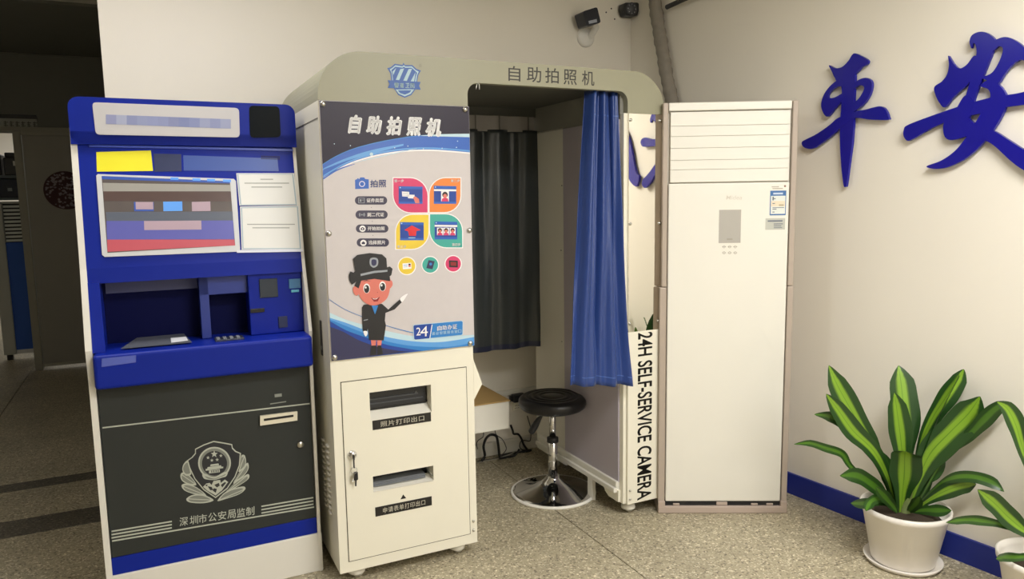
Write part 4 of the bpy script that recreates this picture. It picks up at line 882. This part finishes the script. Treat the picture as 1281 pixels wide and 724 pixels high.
cable('pale grey wire curling on the floor beside the white cabinet', [(100, 340), (150, 345), (195, 362), (225, 340), (250, 290), (290, 250), (360, 225), (390, 205)], .0028, mat('cable_pale', '#a7a294', .5), .97)
cable('thin grey wire looping from the trunking to the floor', [(235, 30), (245, 80), (290, 115), (315, 160), (318, 200), (260, 280), (170, 320), (105, 330)], .0025, mat('cable_grey', '#4f4d48', .5), .99)
cable('short thin wire lying on the floor nearest the white cabinet door', [(148, 45), (148, 95), (110, 125), (98, 150), (105, 190)], .0025, MATS['cable_grey'], 1.0)
fo = BPL(1.066)
a, b = fo(641, 499), fo(651, 512)
bm = new(); box(bm, a.x, b.x, 1.058, 1.07, b.z, a.z, .003); ol = single('wall_outlet', 'white wall outlet with small holes behind the black stool', 'outlet', bm, WHITE, origin=((a.x+b.x)/2, 1.07, b.z))
bm = new()
for i in range(3):
    for j in range(2): x = a.x+.012+i*.011; z = b.z+.012+j*.014; box(bm, x, x+.004, 1.0572, 1.0582, z, z+.006)
link('socket_holes', bm, BLACK, ol, None, ((a.x+b.x)/2, 1.07, b.z))
a, b = fo(638, 492), fo(651, 499.5)
bm = new(); box(bm, a.x, b.x+.01, 1.012, 1.0575, b.z, a.z, .006); box(bm, a.x-.018, a.x, 1.03, 1.045, b.z+.008, a.z-.008, .002); single('plug_adapter', 'black power adapter plugged in beside the stool seat', 'plug', bm, BLACKR, origin=((a.x+b.x)/2, 1.0575, b.z))
q1 = BPL(.60)(637, 500); zt = .45
bm = new(); box(bm, p0, q1.x, .60, .96, zt-.15, zt-.006, .004); sb_ = B.part('console_shelf', bm, WHITE2)
bm = new(); box(bm, p0, q1.x+.004, .594, .965, zt-.006, zt, .002); B.part('kraft_top', bm, mat('kraft', '#b3935c', .7), sb_, 'brown kraft covered shelf top')

# ================================================================== WALL CALLIGRAPHY
def letter(name, label, strokes, fn, thick=.014, origin=(.25, 0, 1.7)):
    bm = new()
    for i, st in enumerate(strokes):
        P = spline([fn(*q) for q in st], 5, True)
        P = [V((p.x, -.012, p.z)) for p in P]
        area = sum(p.x*q.z-q.x*p.z for p, q in zip(P, P[1:]+P[:1]))
        if area < 0: P = P[::-1]
        prism(bm, P, (0, -thick-.0004*i, 0))
    o = single(name, label, 'wall lettering', bm, ACRYL, WF, origin=origin)
    return o
fw = plane(WF, (0, -.02, 0))
def z9(X, Y): return fw(980+X/3.0166, 20+Y/3.0166)
ping = [[(175, 186), (200, 197), (225, 192), (248, 170), (268, 142), (295, 150), (322, 167), (318, 183), (296, 196), (270, 222), (230, 240), (200, 236), (186, 210)],
 [(205, 215), (240, 205), (272, 215), (270, 300), (268, 400), (262, 480), (250, 570), (241, 636), (236, 644), (230, 636), (221, 560), (217, 480), (217, 400), (222, 330), (222, 270), (200, 240)],
 [(225, 235), (190, 255), (160, 290), (146, 330), (152, 362), (170, 380), (195, 352), (235, 305), (228, 292), (195, 308), (172, 308), (178, 288), (205, 268), (232, 262)],
 [(262, 262), (290, 240), (320, 234), (337, 252), (332, 290), (312, 325), (285, 350), (262, 362), (262, 335), (285, 315), (302, 290), (308, 268), (290, 262), (268, 275)],
 [(240, 372), (205, 388), (180, 410), (130, 445), (90, 465), (74, 475), (76, 490), (92, 500), (120, 498), (165, 468), (222, 420), (270, 386), (330, 391), (396, 392), (400, 380), (388, 352), (370, 341), (340, 346), (310, 354), (275, 360)]]
letter('wall_character', 'blue brush character 平 on the cream wall above the potted plant, just past the air conditioner', ping, z9, origin=tuple(z9(240, 380)))
an = [[(625, 150), (645, 180), (668, 198), (695, 184), (724, 150), (745, 175), (705, 250), (662, 290), (640, 312), (612, 345), (592, 328), (577, 298), (573, 268), (600, 248), (620, 222), (628, 185)],
 [(712, 122), (706, 95), (716, 72), (745, 60), (775, 66), (802, 92), (795, 130), (772, 190), (748, 250), (725, 310), (712, 370), (690, 395), (655, 395), (668, 365), (690, 305), (708, 245), (722, 190), (732, 140), (728, 108), (719, 104)],
 [(795, 98), (835, 80), (870, 88), (905, 112), (935, 150), (925, 178), (900, 165), (862, 190), (838, 220), (808, 260), (775, 244), (752, 232), (790, 215), (818, 172), (832, 125), (815, 115), (796, 130)],
 [(458, 430), (470, 413), (540, 385), (640, 350), (720, 325), (800, 305), (850, 298), (905, 288), (990, 262), (1045, 262), (1060, 285), (1020, 318), (905, 336), (840, 345), (760, 365), (640, 392), (560, 425), (490, 465), (470, 470), (457, 452)],
 [(748, 262), (775, 243), (812, 256), (840, 290), (847, 325), (830, 372), (795, 430), (745, 492), (690, 538), (630, 568), (585, 577), (552, 573), (547, 565), (600, 545), (650, 510), (690, 462), (730, 400), (758, 350), (780, 318), (785, 295), (775, 276), (752, 268)],
 [(690, 300), (722, 330), (702, 382), (724, 408), (700, 450), (640, 468), (615, 458), (607, 430), (612, 400), (650, 360)],
 [(725, 415), (795, 432), (850, 465), (905, 500), (960, 528), (1005, 548), (1010, 580), (965, 605), (905, 578), (860, 545), (800, 490), (760, 470), (700, 472)]]
letter('wall_character', 'largest blue brush character 安 on the cream wall, cut by the picture edge', an, z9, origin=tuple(z9(740, 330)))
# next character of the row, known from the pillar mirror: mirror each sight line in the booth front
Nw = BF.to_3x3() @ V((0, 1, 0)); Ow = BF.translation
CM = CAM-2*((CAM-Ow).dot(Nw))*Nw
inv = WF.inverted()
def zm(X, Y):
    px, py = 570+X/3.018, 60+Y/3.018
    r_ = cf+cr*(px-640.5)/FPX-cu*(py-362)/FPX; r_ = r_-2*r_.dot(Nw)*Nw
    c = inv @ CM; k = inv.to_3x3() @ r_; t = (-.02-c.y)/k.y; return c+k*t
third = [[(648, 330), (657, 362), (665, 400), (672, 440), (682, 476), (690, 482), (686, 512), (677, 523), (655, 500), (630, 440), (600, 380), (610, 330), (630, 300)]]
letter('wall_character', 'blue acrylic brush stroke of the next wall character, seen in the narrow mirror', third, zm, origin=tuple(zm(650, 430)))

# ================================================================== CAMERAS, HOSE, CONDUIT
fcm = BPL(1.0)
def zq(X, Y, d=1.0): return BPL(d)(700+X/5.567, Y/5.567)
c = zq(230, 115); 
T = Thing('security_camera', 'small dark square camera with white bracket on the back wall', 'camera', (c.x, 1.07, zq(180, 300).z))
bm = new(); a, b = zq(165, 70, .93), zq(285, 178, .93); prism(bm, [V((x, .93, z)) for x, z in [(p.x, p.z) for p in [zq(*k, .93) for k in quadr([(160, 80), (262, 48), (288, 158), (190, 182)], 16)]]][::-1], (0, .09, 0)); bd = T.part('housing', bm, mat('cam_dark', '#22252f', .35))
bm = new(); prism(bm, [zq(*k, .9295) for k in ((202, 146), (258, 132), (262, 154), (206, 166))][::-1], (0, .002, 0)); T.part('name_plate', bm, mat('cam_plate', '#aab0ba', .4), bd)
bm = new(); tube(bm, [zq(235, 150, .99), zq(255, 190, 1.0), zq(225, 240, 1.03), zq(205, 262, 1.06)], .018, 12); T.part('bracket_arm', bm, KWHITE)
bm = new(); lathe(bm, [(.055, 0), (.055, -.012), (.045, -.022), (.015, -.026)], V((zq(222, 235).x, 1.07, zq(222, 245).z)), 26, 0, 'y'); T.part('mount_plate', bm, KWHITE)
for q, lab in (((178, 212), 'tiny dark plug just under the square camera housing'), ((184, 316), 'tiny dark plug lowest on the wall, under the white camera bracket'), ((383, 133), 'tiny dark plug in the wall below and left of the round lens camera'), ((324, 86), 'tiny dark plug nearest the side of the square camera'), ((360, 60), 'tiny dark plug highest on the wall, between the two cameras')):
    bm = new(); p = zq(*q, 1.07); lathe(bm, [(.0045, 0), (.0045, -.002), (.0005, -.003)], (p.x, 1.07, p.z), 8, 0, 'y'); single('wall_plug', lab, 'screw plug', bm, BLACKR, group='dark plugs around the cameras', origin=(p.x, 1.07, p.z))
c = zq(500, 62, 1.03)
T = Thing('security_camera', 'black round lens camera with infrared ring high in the wall corner', 'camera', (c.x, 1.07, c.z))
bm = new(); prism(bm, [zq(*k, 1.0) for k in quadr([(452, 18), (550, 18), (556, 60), (540, 112), (462, 108), (446, 60)], 14)][::-1], (0, .055, 0)); bd = T.part('housing', bm, mat('cam_black', '#2a2b2d', .4))
bm = new(); lathe(bm, [(.036, 0), (.036, -.006), (.030, -.006), (.028, .0), (.020, -.001), (.016, -.008), (.001, -.010)], zq(500, 62, 1.0), 26, 0, 'y'); T.part('lens_ring', bm, mat('lens_grey', '#55565a', .25), bd)
bm = new()
for i in range(8): p = zq(500, 62, .999); lathe(bm, [(.0035, 0), (.001, -.002)], p+V((.026*math.cos(i*.785), -.006, .026*math.sin(i*.785))), 8, 0, 'y')
T.part('infrared_lamps', bm, mat('led', '#b8b8bc', .2), bd)
bm = new(); tube(bm, [V((c.x, 1.04, c.z)), V((c.x+.05, 1.065, c.z+.03)), V((c.x+.10, 1.06, c.z+.035))], .014, 10); T.part('arm', bm, MATS['cam_black'])
# tape-wrapped hose from the ceiling corner down behind the air conditioner
fhz = plane(WF, (0, -.05, 0))
P = [fhz(*q) for q in ((817, -20), (820, 8), (824, 35), (829, 65), (834, 95), (840, 125), (846, 155), (850, 200))]
P += [V((P[-1].x+.02, -.06, P[-1].z-.2))]
sp_ = spline(P, 8); bm = new(); tube(bm, sp_, [.036+.0025*math.sin(i*1.9)+.0015*math.sin(i*.7) for i in range(len(sp_))], 14)
single('refrigerant_hose', 'thick grey tape wrapped hose running down the wall corner behind the air conditioner', 'hose', bm, mat('hose_tape', '#857e72', .7, var=.15, scale=30, bump=.5, bscale=60), WF, origin=tuple(P[-1]))
fcc = plane(WF, (0, -.05, 0)); a, b = fcc(834, 9), fcc(858, -2)
bm = new(); tube(bm, [a, b, fcc(900, -18)], .013, 10); single('black_conduit', 'black conduit at the top of the wall corner', 'pipe', bm, mat('conduit', '#2a2927', .5), WF, origin=tuple(a))

# ================================================================== PLANTS
def plant(label, cx, cy, leaves, zf, base, potz=.255, r0=.165, r1=.108):
    T = Thing('potted_plant', label, 'potted plant', (cx, cy, 0), IF)
    pm_ = mat('pot_white', '#ece6dc', .35, coat=.2); c = (cx, cy, 0)
    bm = new(); lathe(bm, [(r1, .012), (r1+.004, .016), (r0-.012, potz-.03), (r0-.002, potz-.02), (r0, potz), (r0-.008, potz+.002), (r0-.014, potz-.02), (r0-.03, potz-.06)], c, 48); T.part('pot', bm, pm_)
    bm = new(); lathe(bm, [(r1-.01, .0), (r1+.02, .004), (r1+.032, .022), (r1+.028, .024), (r1+.016, .010), (.01, .010)], c, 44); T.part('saucer', bm, pm_)
    bm = new(); lathe(bm, [(r0-.028, potz-.05), (.10, potz-.03), (.001, potz-.025)], c, 24); T.part('soil', bm, mat('soil', '#3a2f22', .95, bump=.6))
    bm = new(); tube(bm, [V((cx, cy, potz-.05)), V((cx+.004, cy, potz+.06)), V((cx, cy, potz+.16))], [.022, .02, .012], 10); T.part('stem', bm, mat('stem_green', '#5d6b34', .7))
    for L_ in leaves:
        pts, w, off1, dark = L_[:4]; tw = L_[4] if len(L_) > 4 else .2
        mids = spline([V((x, y, 0)) for x, y in pts], 5); n = len(mids)
        off1 = min(off1, (WF @ plane(WF, (0, -.05, 0))(*zf(*pts[0]))).y-cy)       # tips stay clear of the wall
        wall_near = plane(WF, (0, -.02, 0)); WI = WF.inverted()
        rows = []
        for i, m_ in enumerate(mids):       # i = 0 at the tip
            t = i/(n-1); yy = cy-.0+off1*(1-t)**1.2
            pl = plane(IF, (0, yy, 0)); q0 = mids[max(i-1, 0)]; q1 = mids[min(i+1, n-1)]; dr = (q1-q0).normalized(); pr = V((-dr.y, dr.x, 0))
            ww = w*.5*max(.04, (math.sin(math.pi*min(1, t**.62*.93+.02)))**.9*(1 if t < .6 else 1-.35*(t-.6)/.4))
            if t < .16: ww *= .3+.7*t/.16
            if t > .75: ww = max(ww, w*.16)
            wav = 1+.06*math.sin(t*17+w)
            row = []
            for k, s in enumerate((-1, -.5, 0, .5, 1)):
                p = m_+pr*(ww*s*wav); X, Y = zf(p.x, p.y); v = pl(X, Y); v.y += -tw*abs(s)*ww*.0012+.02*s*tw*math.sin(t*5)
                if (WI @ v).y > -.02: v = WF @ wall_near(X, Y)
                row.append(v)
            rows.append(row)
        bm = new(); uvl = bm.loops.layers.uv.new('UVMap'); g_ = [[bm.verts.new(v) for v in row] for row in rows]
        for i in range(n-1):
            for k in range(4):
                f = bm.faces.new([g_[i][k], g_[i][k+1], g_[i+1][k+1], g_[i+1][k]]); f.smooth = True
                for lp, (ii, kk) in zip(f.loops, ((i, k), (i, k+1), (i+1, k+1), (i+1, k))): lp[uvl].uv = (kk/4, ii/(n-1))
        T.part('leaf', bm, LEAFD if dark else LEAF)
    return T
def zp(X, Y): return (980+X/2.462, 430+Y/2.462)
L1 = [([(355, 66), (366, 150), (374, 250), (372, 350), (365, 500)], 88, .10, 0), ([(140, 66), (168, 130), (215, 215), (262, 300), (300, 380), (345, 500)], 66, .02, 0), ([(132, 154), (170, 205), (215, 268), (278, 330), (320, 410), (345, 505)], 58, -.04, 0), ([(95, 217), (140, 222), (190, 245), (240, 300), (290, 360), (330, 440), (350, 505)], 40, .0, 1),
 ([(33, 309), (80, 305), (130, 320), (180, 338), (205, 375), (258, 425), (320, 490)], 26, -.10, 1), ([(174, 406), (222, 403), (268, 428), (312, 468), (345, 512)], 48, -.12, 1), ([(207, 490), (250, 490), (300, 484), (345, 505)], 34, -.08, 1), ([(254, 515), (268, 485), (300, 476), (345, 508)], 36, -.15, 1),
 ([(556, 78), (535, 115), (500, 165), (455, 235), (420, 320), (385, 480)], 58, .2, 0), ([(700, 180), (655, 198), (610, 240), (570, 282), (500, 345), (420, 480)], 46, .2, 1), ([(606, 162), (570, 215), (510, 275), (450, 340), (410, 430), (385, 510)], 105, .2, 0), ([(498, 355), (462, 395), (430, 430), (395, 505)], 40, .0, 1),
 ([(680, 455), (640, 425), (580, 408), (520, 412), (470, 440), (395, 515)], 36, -.02, 1), ([(594, 432), (550, 436), (500, 452), (445, 482), (395, 520)], 50, -.08, 0), ([(518, 513), (470, 512), (425, 512), (375, 522)], 34, -.12, 1),
 ([(342, 150), (352, 220), (362, 300), (368, 390), (362, 500)], 70, -.03, 0), ([(376, 330), (374, 345), (372, 400), (366, 460), (362, 525)], 100, -.12, 0), ([(308, 335), (322, 400), (340, 460), (355, 520)], 46, .03, 1), ([(446, 392), (428, 440), (402, 482), (378, 520)], 44, .04, 1), ([(285, 440), (312, 470), (338, 500), (356, 525)], 34, -.1, 1), ([(420, 470), (408, 490), (390, 510), (374, 528)], 34, -.1, 1)]
P1 = plant('potted dracaena with striped leaves in a white pot beside the air conditioner', 1.545, 2.80, L1, zp, None, .235, .164, .112)
L2 = [([(658, 178), (690, 200), (716, 250), (740, 330), (790, 450), (850, 560)], 52, .0, 0), ([(598, 448), (650, 490), (700, 540), (760, 585), (850, 620)], 62, -.06, 0), ([(500, 550), (560, 540), (620, 545), (690, 562), (850, 620)], 32, -.05, 1), ([(655, 662), (680, 655), (740, 655), (850, 640)], 32, -.12, 1),
 ([(840, 120), (848, 220), (855, 330), (850, 560)], 80, .06, 0), ([(960, 170), (930, 260), (890, 380), (850, 570)], 70, .04, 0), ([(1040, 300), (990, 350), (930, 430), (850, 580)], 60, .0, 0), ([(1060, 450), (1000, 470), (930, 520), (850, 600)], 50, -.05, 1), ([(790, 190), (800, 300), (830, 420), (850, 560)], 60, -.05, 0)]
plant('second dracaena half hidden at the picture edge, its drooping leaves reaching in', 1.80, 2.36, L2, zp, None, .235, .155, .105)


# one more leaf at the wall side of the first plant, seen broad in the pillar mirror
tip, base, wd = V((1.735, 2.79, .775)), V((1.57, 2.82, .24)), V((.53, .848, 0))
bm = new(); uvl = bm.loops.layers.uv.new('UVMap'); g_ = []
for i in range(13):
    t = i/12; c = tip.lerp(base, t)+V((0, 0, .05*math.sin(t*3.14)))-V((.0, 0, 0)); ww = .065*max(.04, math.sin(math.pi*min(1, .02+.93*t**.7)))
    row = [c+wd*(ww*k)+V((-.01*abs(k), 0, 0)) for k in (-1, -.5, 0, .5, 1)]
    g_.append([bm.verts.new(v if (WF.inverted() @ v).y < -.012 else v-V((.858, .513, 0))*((WF.inverted() @ v).y+.012)) for v in row])
for i in range(12):
    for k in range(4):
        f = bm.faces.new([g_[i][k], g_[i][k+1], g_[i+1][k+1], g_[i+1][k]]); f.smooth = True
        for lp, (ii, kk) in zip(f.loops, ((i, k), (i, k+1), (i+1, k+1), (i+1, k))): lp[uvl].uv = (kk/4, ii/12)
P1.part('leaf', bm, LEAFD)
